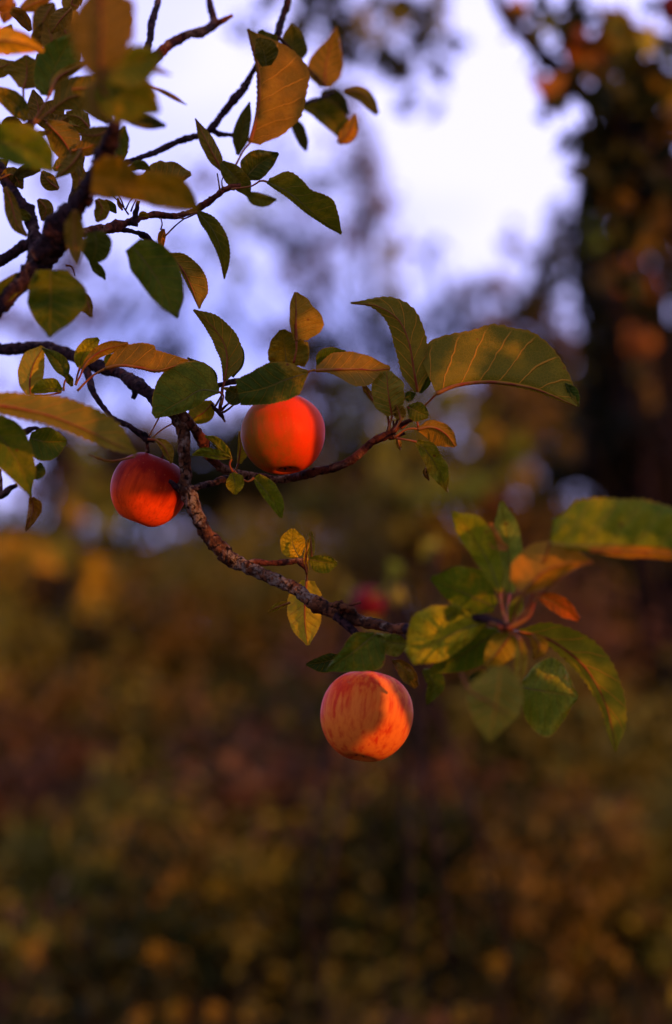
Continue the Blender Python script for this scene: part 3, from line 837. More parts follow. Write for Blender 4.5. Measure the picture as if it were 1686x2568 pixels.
# ================================================================== BRANCH 3: the dark limbs and leaves at the upper left
TONE[0] = 0.85
B3 = thing('apple_branch', 'thick dark limb rising out of focus through the leaves at the upper left', 'branch', at(100, 640, 1.9), 'fruiting branches of the apple tree')
wood(B3, 'bough', 3, [(-420, 1180), (-160, 1100), (0, 965), (70, 880), (150, 800), (230, 720), (270, 640), (340, 520), (440, 380), (540, 270), (590, 170), (650, 60), (690, -60), (720, -140), (735, -240)],
     [1.86, 1.86, 1.86, 1.86, 1.86, 1.86, 1.86, 1.85, 1.83, 1.81, 1.79, 1.77, 1.75, 1.74, 1.73], [110, 106, 100, 96, 120, 170, 190, 190, 150, 120, 110, 116, 120, 110, 90], M_DARKBARK, 0.16, knots=((0.5, 0.03, 0.2),))
wood(B3, 'bough', 3, [(-300, -80), (-100, -20), (0, 60), (60, 190), (110, 260), (170, 340), (215, 450), (225, 560), (240, 680)], [2.0, 1.98, 1.96, 1.95, 1.94, 1.93, 1.92, 1.90, 1.87], [86, 80, 74, 78, 70, 86, 80, 84, 90], M_DARKBARK, 0.18, knots=((0.45, 0.03, 0.25), (0.6, 0.03, 0.2)))
wood(B3, 'limb', 3, [(-260, 800), (-60, 700), (0, 655), (90, 610), (180, 560), (240, 520)], [1.98, 1.95, 1.93, 1.92, 1.91, 1.90], [70, 66, 64, 64, 70, 70], M_DARKBARK, 0.16)
wood(B3, 'limb', 3, [(360, 540), (430, 380), (480, 220), (520, 80), (540, -60), (560, -300)], [1.9, 1.93, 1.96, 2.0, 2.02, 2.05], [60, 50, 44, 40, 34, 30], M_DARKBARK, 0.16)
wood(B3, 'limb', 3, [(330, 560), (440, 500), (560, 470), (660, 455), (760, 440), (880, 400), (1000, 362), (1130, 372), (1230, 350), (1300, 315), (1380, 262), (1440, 215), (1510, 180), (1575, 165)],
     [1.9, 1.92, 1.94, 1.96, 1.98, 2.0, 2.02, 2.03, 2.04, 2.04, 2.04, 2.04, 2.04, 2.04], [60, 50, 56, 52, 60, 62, 48, 40, 42, 40, 34, 44, 40, 30], M_REDBARK, 0.2, rings=0.25, knots=((0.42, 0.03, 0.3), (0.25, 0.03, 0.2)))
wood(B3, 'limb', 3, [(540, 480), (640, 485), (740, 455), (860, 470), (930, 490), (1000, 545), (1030, 570)], [1.95, 1.96, 1.98, 1.99, 2.0, 2.01, 2.01], [30, 36, 40, 34, 34, 44, 20], M_DARKBARK, 0.25)
wood(B3, 'spur', 3, [(870, 430), (885, 350), (905, 270)], 1.99, [50, 36, 20], M_DARKBARK, 0.25)
for q in ([(840, 360), (790, 290), (740, 240)], [(820, 330), (850, 270), (885, 235)], [(810, 310), (790, 260), (765, 225)], [(855, 340), (870, 300), (890, 262)], [(1160, 372), (1200, 385), (1240, 372), (1285, 350)], [(1080, 500), (1160, 420), (1230, 372), (1290, 352)],
          [(1050, 460), (1060, 420), (1050, 380)], [(1440, 215), (1432, 160), (1420, 90)], [(1455, 200), (1450, 140), (1460, 110)], [(430, 690), (470, 700), (490, 760)], [(1070, 600), (1130, 640), (1200, 740)]):
    wood(B3, 'twig', 3, q, 2.0, [12, 9, 8], M_REDBARK, 0.1)
leaf(B3, 3, [(1070, 452), (1055, 520), (1060, 588)], [5, 22, 26, 16, 2], [6, 26, 26, 16, 2], 2.0, (0.42, 0.15, 0.015), 'u', wave=2.0, pat=0)
leaf(B3, 3, [(905, 375), (935, 355), (975, 375)], [4, 18, 16, 3], [4, 18, 16, 3], 2.0, GOLD, 't')
leaf(B3, 3, [(760, 350), (720, 300), (690, 260)], [4, 24, 20, 3], [4, 30, 24, 3], 2.0, G_MID, 't')
leaf(B3, 3, [(800, 330), (780, 290), (770, 250)], [3, 14, 12, 3], [3, 14, 12, 3], 2.0, GOLD, 'u')
# leaves right of the limbs
leaf(B3, 3, [(918, 158), (1080, 150), (1252, 98)], [24, 110, 145, 130, 84, 6], [6, 26, 40, 46, 18, 2], 1.95, (0.085, 0.07, 0.018), 'u', pat=0.3, wave=1.6)
leaf(B3, 3, [(602, 120), (720, 130), (800, 140), (890, 150)], [70, 136, 150, 146, 100, 40], [70, 120, 130, 116, 70, 20], 1.66, (0.115, 0.078, 0.010), 't', pat=0.1, wave=1.2)
leaf(B3, 3, [(740, 210), (900, 180), (1100, 210), (1300, 330)], [20, 70, 86, 110, 120, 70, 4], [20, 70, 90, 120, 100, 50, 4], 1.67, (0.11, 0.085, 0.010), 't', pat=0.1, stalk=[(560, 240, 1.81), (650, 230, 1.74)])
leaf(B3, 3, [(1290, 338), (1392, 460), (1450, 610), (1466, 780)], [10, 48, 62, 66, 50, 26, 2], [8, 40, 44, 40, 26, 10, 2], 2.03, (0.095, 0.09, 0.016), 't', zl=0.3, zr=-0.5, pat=0.1, stalk=[(1240, 352)])
leaf(B3, 3, [(860, 562), (965, 690), (1065, 850), (1158, 1035)], [50, 150, 175, 140, 80, 2], [40, 100, 105, 90, 50, 2], 1.84, (0.065, 0.095, 0.016), 't', pat=0.0, zl=-0.3, zr=0.4)
leaf(B3, 3, [(1085, 612), (1180, 700), (1250, 830), (1302, 975)], [4, 58, 100, 116, 80, 3], [3, 16, 22, 20, 10, 2], 2.0, (0.11, 0.085, 0.014), 'u', pat=0.5, zl=-0.2, stalk=[(1010, 560), (1040, 585)])
leaf(B3, 3, [(330, 720), (330, 860), (328, 1000), (326, 1162)], [90, 200, 240, 210, 100, 3], [80, 130, 150, 134, 70, 3], 1.80, (0.065, 0.09, 0.013), 't', pat=0.1, wave=1.8)
leaf(B3, 3, [(520, 850), (570, 930), (600, 1030)], [6, 30, 26, 4], [10, 60, 66, 8], 1.9, (0.05, 0.03, 0.012), 'u')
leaf(B3, 3, [(618, 470), (630, 560), (600, 690)], [30, 90, 100, 64, 4], [30, 90, 100, 60, 4], 1.82, (0.055, 0.07, 0.012), 't')
leaf(B3, 3, [(490, 330), (485, 480), (500, 700)], [12, 60, 66, 44, 4], [12, 58, 62, 40, 4], 1.73, (0.085, 0.07, 0.02), 'u', pat=0.2)
leaf(B3, 3, [(-60, 930), (70, 830), (210, 735)], [10, 56, 66, 40, 3], [10, 60, 70, 50, 4], 1.86, (0.06, 0.075, 0.013), 't')
leaf(B3, 3, [(590, 670), (660, 735), (688, 785)], [8, 30, 22, 3], [8, 34, 28, 3], 1.9, G_MID, 't')
leaf(B3, 3, [(30, 180), (70, 270), (110, 420), (180, 500)], [10, 40, 40, 4], [10, 50, 44, 6], 1.88, (0.075, 0.06, 0.02), 'u')

# ================================================================== BRANCH 4: rosette in the top left corner
B4 = thing('apple_branch', 'top left corner spray of broad leaves on red stalks meeting at one bud', 'branch', at(75, 320, 1.9), 'fruiting branches of the apple tree')
wood(B4, 'bough', 1, [(-400, 1300), (-160, 1120), (60, 1040), (190, 1000), (245, 965)], [1.95, 1.93, 1.9, 1.88, 1.88], [50, 46, 46, 60, 66], M_REDBARK, 0.2)
wood(B4, 'spur', 1, [(200, 1000), (245, 965), (250, 935)], 1.88, [60, 70, 30], M_REDBARK, 0.3)
leaf(B4, 1, [(182, 692), (210, 590), (205, 430)], [20, 90, 150, 180, 100, 5], [12, 100, 136, 140, 80, 5], 1.88, (0.085, 0.07, 0.014), 'u', pat=0.5, stalk=[(225, 955), (190, 820)])
leaf(B4, 1, [(-160, 560), (-60, 540), (20, 520), (110, 480)], [10, 90, 60, 3], [10, 60, 80, 4], 1.9, (0.09, 0.07, 0.014), 'u')
leaf(B4, 1, [(378, 752), (400, 610), (480, 430), (600, 240)], [40, 106, 150, 166, 120, 50, 4], [0, 10, 100, 150, 150, 80, 4], 1.86, (0.075, 0.105, 0.035), 't', pat=0.0, mid=0.8)
leaf(B4, 1, [(388, 742), (450, 615), (560, 545), (705, 480)], [10, 34, 40, 34, 3], [5, 34, 44, 30, 3], 1.84, (0.20, 0.115, 0.02), 'u', pat=0.6, mid=1.6, stalk=[(262, 960), (330, 850)])
leaf(B4, 1, [(215, 940), (110, 810), (-30, 720)], [14, 66, 76, 56, 30], [10, 66, 86, 76, 40], 1.87, (0.065, 0.065, 0.014), 't', pat=0.8)
leaf(B4, 1, [(430, 840), (560, 760), (700, 770), (850, 960)], [20, 120, 160, 170, 120, 10], [20, 100, 120, 110, 60, 6], 1.84, (0.070, 0.065, 0.013), 'u', pat=0.3, stalk=[(265, 975), (350, 905)])
leaf(B4, 1, [(520, 880), (600, 900), (680, 915)], [6, 30, 24, 3], [6, 46, 30, 3], 1.95, (0.30, 0.09, 0.02), 'u')
leaf(B4, 1, [(255, 1040), (330, 1045), (410, 1035)], [5, 22, 18, 3], [5, 20, 16, 3], 1.9, (0.24, 0.09, 0.02), 'u')
leaf(B4, 1, [(360, 960), (480, 1080), (560, 1210), (640, 1380)], [20, 100, 130, 90, 40, 4], [20, 76, 110, 90, 30, 4], 1.9, (0.06, 0.055, 0.015), 'u', pat=0.4)
leaf(B4, 1, [(640, 1180), (560, 1290), (430, 1400)], [10, 50, 40, 4], [10, 70, 60, 4], 1.86, (0.09, 0.07, 0.02), 'u')
leaf(B4, 1, [(230, 980), (300, 870), (260, 700)], [10, 60, 90, 60, 4], [10, 50, 60, 40, 4], 1.95, (0.07, 0.04, 0.02), 'u')
leaf(B4, 1, [(-120, 1130), (40, 1120), (230, 1180), (420, 1345)], [80, 160, 180, 165, 100, 3], [60, 130, 150, 130, 60, 3], 1.70, (0.11, 0.14, 0.014), 't', pat=0.3)
leaf(B4, 1, [(-260, 300), (-40, 315), (150, 330), (345, 395)], [40, 96, 110, 90, 50, 4], [40, 90, 110, 100, 50, 4], 1.74, (0.62, 0.30, 0.02), 'u', pat=0.0, wave=1.5)
leaf(B4, 1, [(-60, 60), (40, 20), (60, -80)], [20, 60, 50, 4], [20, 70, 60, 5], 1.8, (0.22, 0.05, 0.015), 'u')
leaf(B4, 1, [(430, 420), (380, 200), (330, -20)], [20, 110, 130, 90, 5], [20, 90, 110, 80, 5], 2.2, (0.12, 0.06, 0.02), 'u', pat=0.5)
leaf(B4, 1, [(160, 80), (260, 30), (420, -30)], [20, 60, 50, 5], [20, 60, 60, 5], 2.2, (0.10, 0.05, 0.02), 'u', pat=0.5)
leaf(B4, 1, [(500, 350), (560, 200), (540, 20)], [20, 90, 90, 60, 5], [20, 70, 80, 60, 5], 2.25, (0.09, 0.06, 0.02), 'u', pat=0.5)

for q in [
    ([(300, 960), (380, 900), (500, 800)], 95, 2.02, BROWN), ([(430, 1010), (560, 980), (700, 1020)], 60, 1.98, OLIVE), ([(560, 60), (470, 160), (400, 260)], 80, 2.05, (0.10, 0.05, 0.015)),
    ([(60, 420), (40, 300), (90, 190)], 60, 2.1, OLIVE), ([(100, 1420), (200, 1340), (320, 1330)], 50, 1.95, (0.09, 0.06, 0.03)), ([(60, 1500), (90, 1400), (60, 1310)], 60, 1.96, OLIVE),
    ([(420, 1330), (520, 1270), (660, 1230)], 60, 1.97, OLIVE), ([(10, 1000), (80, 960), (190, 990)], 50, 1.95, (0.08, 0.05, 0.02)), ([(620, 60), (560, 20), (640, -80)], 80, 2.1, (0.10, 0.06, 0.02)),
    ([(860, 260), (960, 200), (1010, 60)], 70, 1.75, (0.10, 0.07, 0.03)), ([(240, 240), (170, 130), (60, 60)], 50, 2.0, (0.14, 0.05, 0.01)), ([(330, 420), (280, 300), (330, 180)], 40, 2.1, (0.10, 0.05, 0.015)),
    ([(560, 700), (700, 680), (860, 640)], 90, 1.8, OLIVE), ([(250, 900), (420, 960), (560, 900)], 70, 1.96, (0.06, 0.03, 0.015)), ([(1000, 620), (1100, 700), (1230, 760)], 90, 1.7, (0.07, 0.06, 0.02)),
    ([(420, 20), (360, 120), (300, 250)], 90, 2.15, (0.09, 0.045, 0.015)), ([(120, 20), (60, 90), (30, 180)], 60, 2.2, (0.14, 0.03, 0.01)), ([(560, 1180), (700, 1150), (830, 1060)], 70, 1.9, (0.06, 0.045, 0.02)),
    ([(0, 1400), (100, 1370), (180, 1480)], 60, 1.95, (0.06, 0.05, 0.02)), ([(540, 1240), (620, 1380), (600, 1520)], 60, 1.95, (0.07, 0.05, 0.02)), ([(700, 1420), (640, 1500), (560, 1540)], 50, 1.9, (0.06, 0.04, 0.02)),
    ([(300, 700), (330, 560), (300, 420)], 70, 2.0, (0.08, 0.05, 0.018)), ([(880, 1000), (760, 1060), (620, 1050)], 70, 1.85, (0.06, 0.05, 0.02)), ([(960, 640), (900, 760), (880, 900)], 90, 1.72, (0.06, 0.05, 0.015)),
    ([(480, 120), (520, 260), (640, 330)], 80, 2.1, (0.09, 0.05, 0.015)), ([(700, 1000), (620, 920), (520, 900)], 60, 1.92, OLIVE), ([(280, 1060), (200, 1180), (60, 1230)], 80, 1.9, (0.05, 0.045, 0.02)),
    ([(840, 1330), (900, 1240), (1000, 1180)], 60, 1.95, (0.08, 0.07, 0.03)), ([(460, 1480), (380, 1420), (330, 1340)], 60, 1.98, (0.06, 0.05, 0.02)), ([(30, 1420), (-20, 1330), (60, 1250)], 60, 1.98, OLIVE),
    ([(760, 1560), (800, 1640), (760, 1740)], 60, 1.92, OLIVE), ([(300, 1560), (360, 1640), (330, 1730)], 60, 1.95, (0.06, 0.045, 0.02)), ([(1000, 1330), (1100, 1290), (1180, 1330)], 40, 1.9, OLIVE),
    ([(60, 1700), (150, 1680), (260, 1720)], 46, 1.92, OLIVE), ([(360, 1900), (460, 1850), (560, 1830)], 60, 1.9, OLIVE)]:
    pp, ww, dd, cc = q
    leaf(B4, 1, pp, [8, ww * .8, ww, ww * .7, 5], [8, ww * .7, ww, ww * .8, 5], dd, cc, 'u' if ww > 55 else 't', pat=0.4)
# ================================================================== BRANCH 5: nearest, very blurred spray at the top
B5 = thing('apple_branch', 'nearest spray, large blurred leaves hanging down from the top edge over the dark limb', 'branch', at(250, -60, 1.55), 'fruiting branches of the apple tree')
wood(B5, 'bough', 1, [(1000, -420), (900, -250), (800, -60), (790, 200), (800, 420), (790, 640), (820, 760)], [1.5, 1.5, 1.5, 1.5, 1.52, 1.54, 1.56], [40, 40, 34, 26, 24, 26, 30], M_REDBARK, 0.15)
leaf(B5, 1, [(800, 640), (790, 430), (800, 200), (760, -90)], [20, 110, 190, 250, 250, 150, 20], [14, 90, 180, 230, 260, 260, 60], 1.50, (0.045, 0.030, 0.009), 'u', pat=0.3)
leaf(B5, 1, [(930, 20), (990, 160), (1045, 330)], [20, 50, 46, 4], [20, 50, 44, 4], 1.52, (0.15, 0.10, 0.04), 'u')
leaf(B5, 1, [(830, 600), (1010, 500), (1265, 420)], [40, 110, 130, 90, 5], [40, 150, 190, 130, 8], 1.58, (0.08, 0.10, 0.018), 't', pat=0.2)
leaf(B5, 1, [(1100, 530), (1220, 545), (1345, 588)], [8, 30, 20, 3], [8, 26, 20, 3], 1.62, (0.12, 0.08, 0.02), 'u')
leaf(B5, 1, [(760, 670), (940, 740), (1120, 790), (1250, 880)], [60, 160, 180, 150, 80, 10], [60, 150, 210, 190, 110, 10], 1.60, (0.085, 0.10, 0.014), 't', pat=0.6)
leaf(B5, 1, [(930, 900), (1100, 960), (1300, 990)], [10, 56, 66, 60, 10], [10, 30, 40, 34, 5], 1.76, (0.035, 0.035, 0.012), 't', wave=2.0)
leaf(B5, 1, [(1175, 670), (1320, 735), (1466, 822)], [4, 14, 16, 2], [4, 18, 20, 2], 1.84, (0.07, 0.07, 0.04), 'u')
leaf(B5, 1, [(955, 1255), (950, 1110), (975, 985)], [10, 46, 44, 5], [10, 60, 60, 6], 1.86, (0.10, 0.11, 0.03), 't')
leaf(B5, 1, [(740, 650), (720, 780), (760, 930)], [20, 90, 90, 10], [20, 80, 80, 8], 1.62, (0.10, 0.07, 0.025), 'u', pat=0.4)

# ================================================================== BRANCH 6: top middle, slightly behind the focus
TONE[0] = 0.9
B6 = thing('apple_branch', 'thin dark branch forking across the bright sky with an orange hanging leaf, top centre', 'branch', at(560, 260, 2.15), 'fruiting branches of the apple tree')
wood(B6, 'bough', 2, [(-500, 1150), (-260, 1080), (-100, 1020), (0, 975), (110, 925), (230, 888), (320, 848), (400, 752), (470, 670), (535, 600), (575, 525), (630, 440), (690, 350), (755, 260), (785, 170), (815, 80), (840, -10), (870, -160)],
     [2.05, 2.08, 2.1, 2.12, 2.13, 2.14, 2.15, 2.16, 2.16, 2.17, 2.17, 2.17, 2.18, 2.18, 2.19, 2.2, 2.2, 2.2], [50, 46, 42, 40, 36, 40, 40, 46, 44, 46, 54, 40, 44, 42, 44, 44, 40, 40], M_DARKBARK, 0.18, rings=0.2, knots=((0.62, 0.02, 0.2),))
wood(B6, 'limb', 2, [(345, 850), (400, 878), (480, 884), (570, 910), (660, 918), (760, 872), (850, 815), (930, 690), (1050, 640), (1140, 600)], [2.15, 2.15, 2.15, 2.15, 2.16, 2.17, 2.18, 2.22, 2.27, 2.3], [40, 30, 28, 26, 28, 26, 22, 20, 18, 14], M_DARKBARK, 0.18)
wood(B6, 'limb', 2, [(780, 240), (860, 330), (960, 440), (1080, 560)], [2.18, 2.22, 2.26, 2.3], [26, 22, 20, 18], M_REDBARK, 0.15)
leaf(B6, 2, [(872, 420), (870, 290), (862, 148)], [20, 70, 78, 48, 4], [24, 92, 92, 60, 4], 2.22, (0.065, 0.06, 0.018), 't', pat=0.0)
leaf(B6, 2, [(760, 330), (690, 260), (660, 195)], [20, 70, 60, 10], [20, 74, 60, 10], 2.14, (0.075, 0.065, 0.02), 't')
leaf(B6, 2, [(592, 930), (630, 780), (652, 600), (636, 400), (575, 186)], [0, 4, 12, 16, 12, 14, 4], [40, 168, 264, 312, 322, 240, 96, 3], 2.10, (0.135, 0.062, 0.009), 'u', zl=1.0, zr=-0.3, pat=0.3, mid=2.0, wave=0.9, stalk=[(492, 1090, 2.06), (545, 990, 2.08)], bend=0.02)
leaf(B6, 2, [(700, 430), (680, 330), (640, 250)], [20, 60, 50, 4], [20, 90, 80, 6], 2.08, (0.07, 0.06, 0.016), 't', pat=0.1)
leaf(B6, 2, [(1080, 570), (1092, 400), (1155, 172)], [30, 116, 112, 64, 20, 2], [30, 104, 110, 80, 40, 2], 2.3, (0.10, 0.055, 0.012), 'u', pat=0.3, zl=0.6, zr=-0.2)
leaf(B6, 2, [(915, 690), (1040, 720), (1150, 810), (1235, 935)], [10, 66, 84, 90, 60, 6], [8, 40, 60, 60, 34, 4], 2.28, (0.095, 0.085, 0.016), 't', pat=0.2)
leaf(B6, 2, [(1060, 600), (1130, 660), (1240, 740)], [10, 70, 80, 50, 5], [10, 60, 70, 40, 5], 2.31, (0.03, 0.03, 0.012), 't')
leaf(B6, 2, [(1170, 935), (1245, 860), (1285, 740)], [10, 50, 56, 30, 4], [8, 44, 50, 30, 4], 2.27, (0.36, 0.15, 0.02), 'u', pat=0.2)
leaf(B6, 2, [(1200, 592), (1330, 615), (1425, 745)], [8, 40, 46, 34, 8], [8, 44, 50, 34, 8], 2.32, (0.11, 0.075, 0.02), 'u', pat=0.5)
leaf(B6, 2, [(875, 775), (918, 870), (960, 982)], [8, 40, 42, 30, 5], [8, 36, 36, 26, 5], 2.24, (0.05, 0.045, 0.015), 't')
leaf(B6, 2, [(512, 1012), (540, 850), (590, 665)], [8, 46, 52, 34, 3], [8, 44, 50, 34, 3], 2.13, (0.06, 0.065, 0.035), 't', pat=0.0)
# spur rosette that carries the lower leaves of this spray
leaf(B6, 2, [(408, 1112), (352, 1010), (298, 900), (234, 772)], [8, 38, 46, 44, 22, 2], [8, 44, 50, 44, 20, 2], 2.06, (0.07, 0.065, 0.025), 'u', pat=0.0, stalk=[(470, 1190)])
leaf(B6, 2, [(405, 1060), (480, 1140), (540, 1200), (590, 1285)], [10, 56, 66, 44, 4], [10, 60, 66, 44, 5], 2.05, (0.09, 0.08, 0.016), 't')
leaf(B6, 2, [(560, 1165), (650, 1070), (778, 1000)], [12, 84, 100, 80, 30, 3], [12, 76, 84, 76, 40, 3], 2.06, (0.045, 0.055, 0.014), 't', pat=0.6, wave=2.0)
leaf(B6, 2, [(565, 1262), (660, 1300), (765, 1305)], [6, 34, 40, 26, 4], [6, 44, 50, 36, 4], 2.12, (0.11, 0.10, 0.018), 't')
leaf(B6, 2, [(706, 1188), (850, 1262), (1000, 1385), (1188, 1528)], [10, 100, 104, 88, 130, 144, 60, 2], [6, 24, 34, 34, 24, 14, 2], 2.03, (0.105, 0.10, 0.014), 't', zl=0.25, zr=-0.5, pat=0.15, stalk=[(470, 1235), (600, 1215), (660, 1180)])
wood(B6, 'spur', 2, [(470, 1240), (490, 1160), (500, 1080)], [2.05, 2.05, 2.06], [34, 22, 14], M_REDBARK, 0.2)

# ================================================================== BRANCH 7: bare reddish branch, top left centre
B7 = thing('apple_branch', 'bare reddish forked branch against the sky at the top, left of the hanging orange leaf', 'branch', at(450, 60, 2.2), 'fruiting branches of the apple tree')
wood(B7, 'bough', 2, [(-260, 560), (-120, 460), (-10, 365), (60, 295), (110, 262), (200, 218), (270, 205), (345, 168), (410, 135), (480, 98)], [2.1, 2.12, 2.15, 2.16, 2.17, 2.18, 2.19, 2.2, 2.2, 2.2], [66, 64, 62, 56, 60, 60, 58, 64, 50, 22], M_REDBARK, 0.16, knots=((0.6, 0.03, 0.2),))
wood(B7, 'limb', 2, [(300, 200), (350, 150), (340, 80), (322, 0), (300, -160)], [2.19, 2.2, 2.21, 2.22, 2.23], [50, 54, 46, 40, 36], M_DARKBARK, 0.18)
wood(B7, 'limb', 1, [(1150, 420), (1175, 300), (1195, 160), (1240, 20), (1300, -160)], [2.1, 2.12, 2.14, 2.16, 2.18], [60, 56, 56, 52, 48], M_DARKBARK, 0.16)

# ================================================================== BRANCH 8: unseen leaf mask added towards the sun, leaves set only where shade is wanted
LIT = [  # photo pixels, radius: gaps left in the leaf mask for the low sun
    (700, 1090, 86), (735, 1050, 75), (640, 1140, 50), (760, 1150, 40), (715, 1010, 40),
    (325, 1290, 34), (345, 1300, 40), (390, 1292, 40), (430, 1285, 34), (455, 1270, 26), (380, 1325, 40),
    (955, 1700, 20), (975, 1735, 24), (985, 1780, 30), (1000, 1825, 40), (960, 1870, 46), (910, 1890, 36), (1005, 1850, 40), (870, 1905, 24),
    (330, 890, 44), (390, 880, 46), (440, 885, 30), (250, 900, 20), (290, 870, 26), (210, 960, 24), (100, 930, 44), (165, 900, 18),
    (790, 830, 44), (770, 860, 30), (850, 900, 30), (900, 905, 26), (945, 905, 20),
    (1180, 880, 34), (1160, 920, 34), (1210, 850, 30), (1130, 950, 22), (1100, 975, 16), (1290, 880, 14),
    (1100, 1100, 44), (1130, 1120, 30), (1020, 1070, 34), (960, 1110, 24), (900, 1140, 20), (1060, 1080, 20), (985, 1090, 22),
    (705, 170, 50), (700, 250, 50), (690, 330, 40), (640, 340, 30), (610, 400, 26), (740, 200, 34), (835, 150, 38), (840, 190, 26), (880, 310, 30), (870, 345, 22),
    (510, 720, 32), (490, 740, 20), (60, 120, 50), (20, 110, 60), (100, 130, 26), (280, 170, 26), (320, 150, 14),
    (540, 1330, 34), (565, 1375, 34), (520, 1300, 24), (600, 1400, 22), (670, 1412, 14), (735, 1365, 40), (770, 1380, 24), (765, 1420, 22), (780, 1480, 34), (790, 1550, 44), (780, 1600, 20), (830, 1410, 24),
    (420, 610, 16), (560, 720, 10), (420, 120, 24), (400, 140, 20), (270, 860, 16),
    (1350, 1400, 44), (1450, 1385, 24), (1550, 1380, 34), (1640, 1378, 36), (1310, 1430, 30), (1330, 1270, 14), (1390, 1520, 30), (1420, 1550, 24), (1240, 1330, 18), (1300, 1320, 20),
    (1120, 1570, 34), (1080, 1640, 40), (1380, 1690, 16), (1490, 1700, 24), (1530, 1800, 20), (1100, 1680, 26), (1470, 1280, 40), (1180, 1310, 30), (1100, 1490, 26), (1200, 1500, 18),
    (320, 450, 50), (400, 460, 44), (280, 470, 44), (20, 420, 50), (60, 450, 34), (60, 1150, 34), (150, 1100, 20), (90, 1330, 24), (320, 1010, 24),
]
rnd = random.Random(11)
bpy.context.view_layer.update()
DG = bpy.context.evaluated_depsgraph_get()


def shift(l):
    """where the light that reaches this spot crosses the plane two metres away"""
    x, y, r_ = l
    hit, loc, nr, ix, ob, mw = sc.ray_cast(DG, CAM, (at(x, y, 2.0) - CAM).normalized())
    if not hit or (loc - CAM).length > 2.6:
        loc = at(x, y, 2.0)
    D = (loc - CAM).dot(FWD)
    p = loc + SUN * ((2.0 - D) / SUN.dot(FWD)) - CAM
    return (843 + p.dot(RGT) / 2.0 * FPX, 1284 - p.dot(UPV) / 2.0 * FPX, r_ * D / 2.0)


LIT = [shift(l) for l in LIT]
B8 = thing('apple_branch', 'leafy branch added outside the picture on the sunny side to cast shade', 'branch', at(843, 1284, 2.0) + SUN * 1.0, 'fruiting branches of the apple tree')
CV, CF = [], []
sx = SUN.cross(Vector((0, 0, 1))).normalized()
sy = sx.cross(SUN).normalized()
for layer in range(3):
    dist = (0.95, 1.02, 1.10)[layer]
    gx = -260.0
    while gx < 2150:
        gy = -200.0
        while gy < 2200:
            qx, qy = gx + rnd.uniform(-16, 16), gy + rnd.uniform(-16, 16)
            gy += 34
            dmin = min(math.hypot(qx - a, qy - b_) - r_ for a, b_, r_ in LIT)
            if dmin < 9 or rnd.random() < 0.10:
                continue
            rr = min(42.0, dmin) / 1.2 * 2.0 / FPX
            c = at(qx, qy, 2.0) + SUN * (dist + rnd.uniform(-0.03, 0.03))
            a = rnd.uniform(0, 6.28)
            e1 = RGT * math.cos(a) + UPV * math.sin(a) + FWD * rnd.uniform(-0.25, 0.25)
            e2 = UPV * math.cos(a) - RGT * math.sin(a) + FWD * rnd.uniform(-0.25, 0.25)
            b0 = len(CV)
            CV += [c - e1 * rr * 1.15, c - e1 * rr * 0.4 + e2 * rr * 0.8, c + e1 * rr * 0.5 + e2 * rr * 0.7, c + e1 * rr * 1.2, c + e1 * rr * 0.5 - e2 * rr * 0.7, c - e1 * rr * 0.4 - e2 * rr * 0.8]
            CF += [(b0, b0 + 1, b0 + 2, b0 + 3), (b0, b0 + 3, b0 + 4, b0 + 5)]
        gx += 34
o = mesh_obj('leaves', CV, CF, [M_LEAF], B8, [(0.5, 0.3)] * len(CV), None, False)
o.color = (*G_MID, 0.3)
W = [at(-500, 900, 2.0) + SUN * 1.16 - RGT * 0.2, at(200, 1000, 2.0) + SUN * 1.15, at(900, 700, 2.0) + SUN * 1.16, at(1700, 300, 2.0) + SUN * 1.18]
P = [Vector(p) for p in cr(W, 120)]
v2, f2 = tube_geo(P, [0.008 - 0.004 * i / 119 for i in range(120)], 10, 0.15, 200)
mesh_obj('bough', v2, f2, [M_DARKBARK], B8)

# ================================================================== BACKGROUND
PAL = {
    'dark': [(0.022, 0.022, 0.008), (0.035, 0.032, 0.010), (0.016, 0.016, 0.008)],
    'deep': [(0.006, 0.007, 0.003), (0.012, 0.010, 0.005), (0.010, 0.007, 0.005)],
    'olive': [(0.19, 0.165, 0.035), (0.25, 0.20, 0.04), (0.14, 0.13, 0.03)],
    'green': [(0.13, 0.17, 0.03), (0.18, 0.20, 0.03), (0.10, 0.13, 0.03)],
    'gold': [(0.62, 0.36, 0.03), (0.50, 0.30, 0.02), (0.36, 0.24, 0.02)],
    'brown': [(0.10, 0.055, 0.018), (0.075, 0.04, 0.016), (0.13, 0.07, 0.02)],
    'plum': [(0.080, 0.034, 0.040), (0.060, 0.026, 0.032), (0.10, 0.048, 0.045)],
    'rust': [(0.20, 0.05, 0.015), (0.26, 0.09, 0.015), (0.14, 0.035, 0.012)],
    'dim': [(0.095, 0.075, 0.022), (0.125, 0.098, 0.024), (0.08, 0.062, 0.02)],
    'tan': [(0.20, 0.11, 0.05), (0.16, 0.09, 0.04), (0.12, 0.07, 0.03)],
}
rng = np.random.default_rng(5)


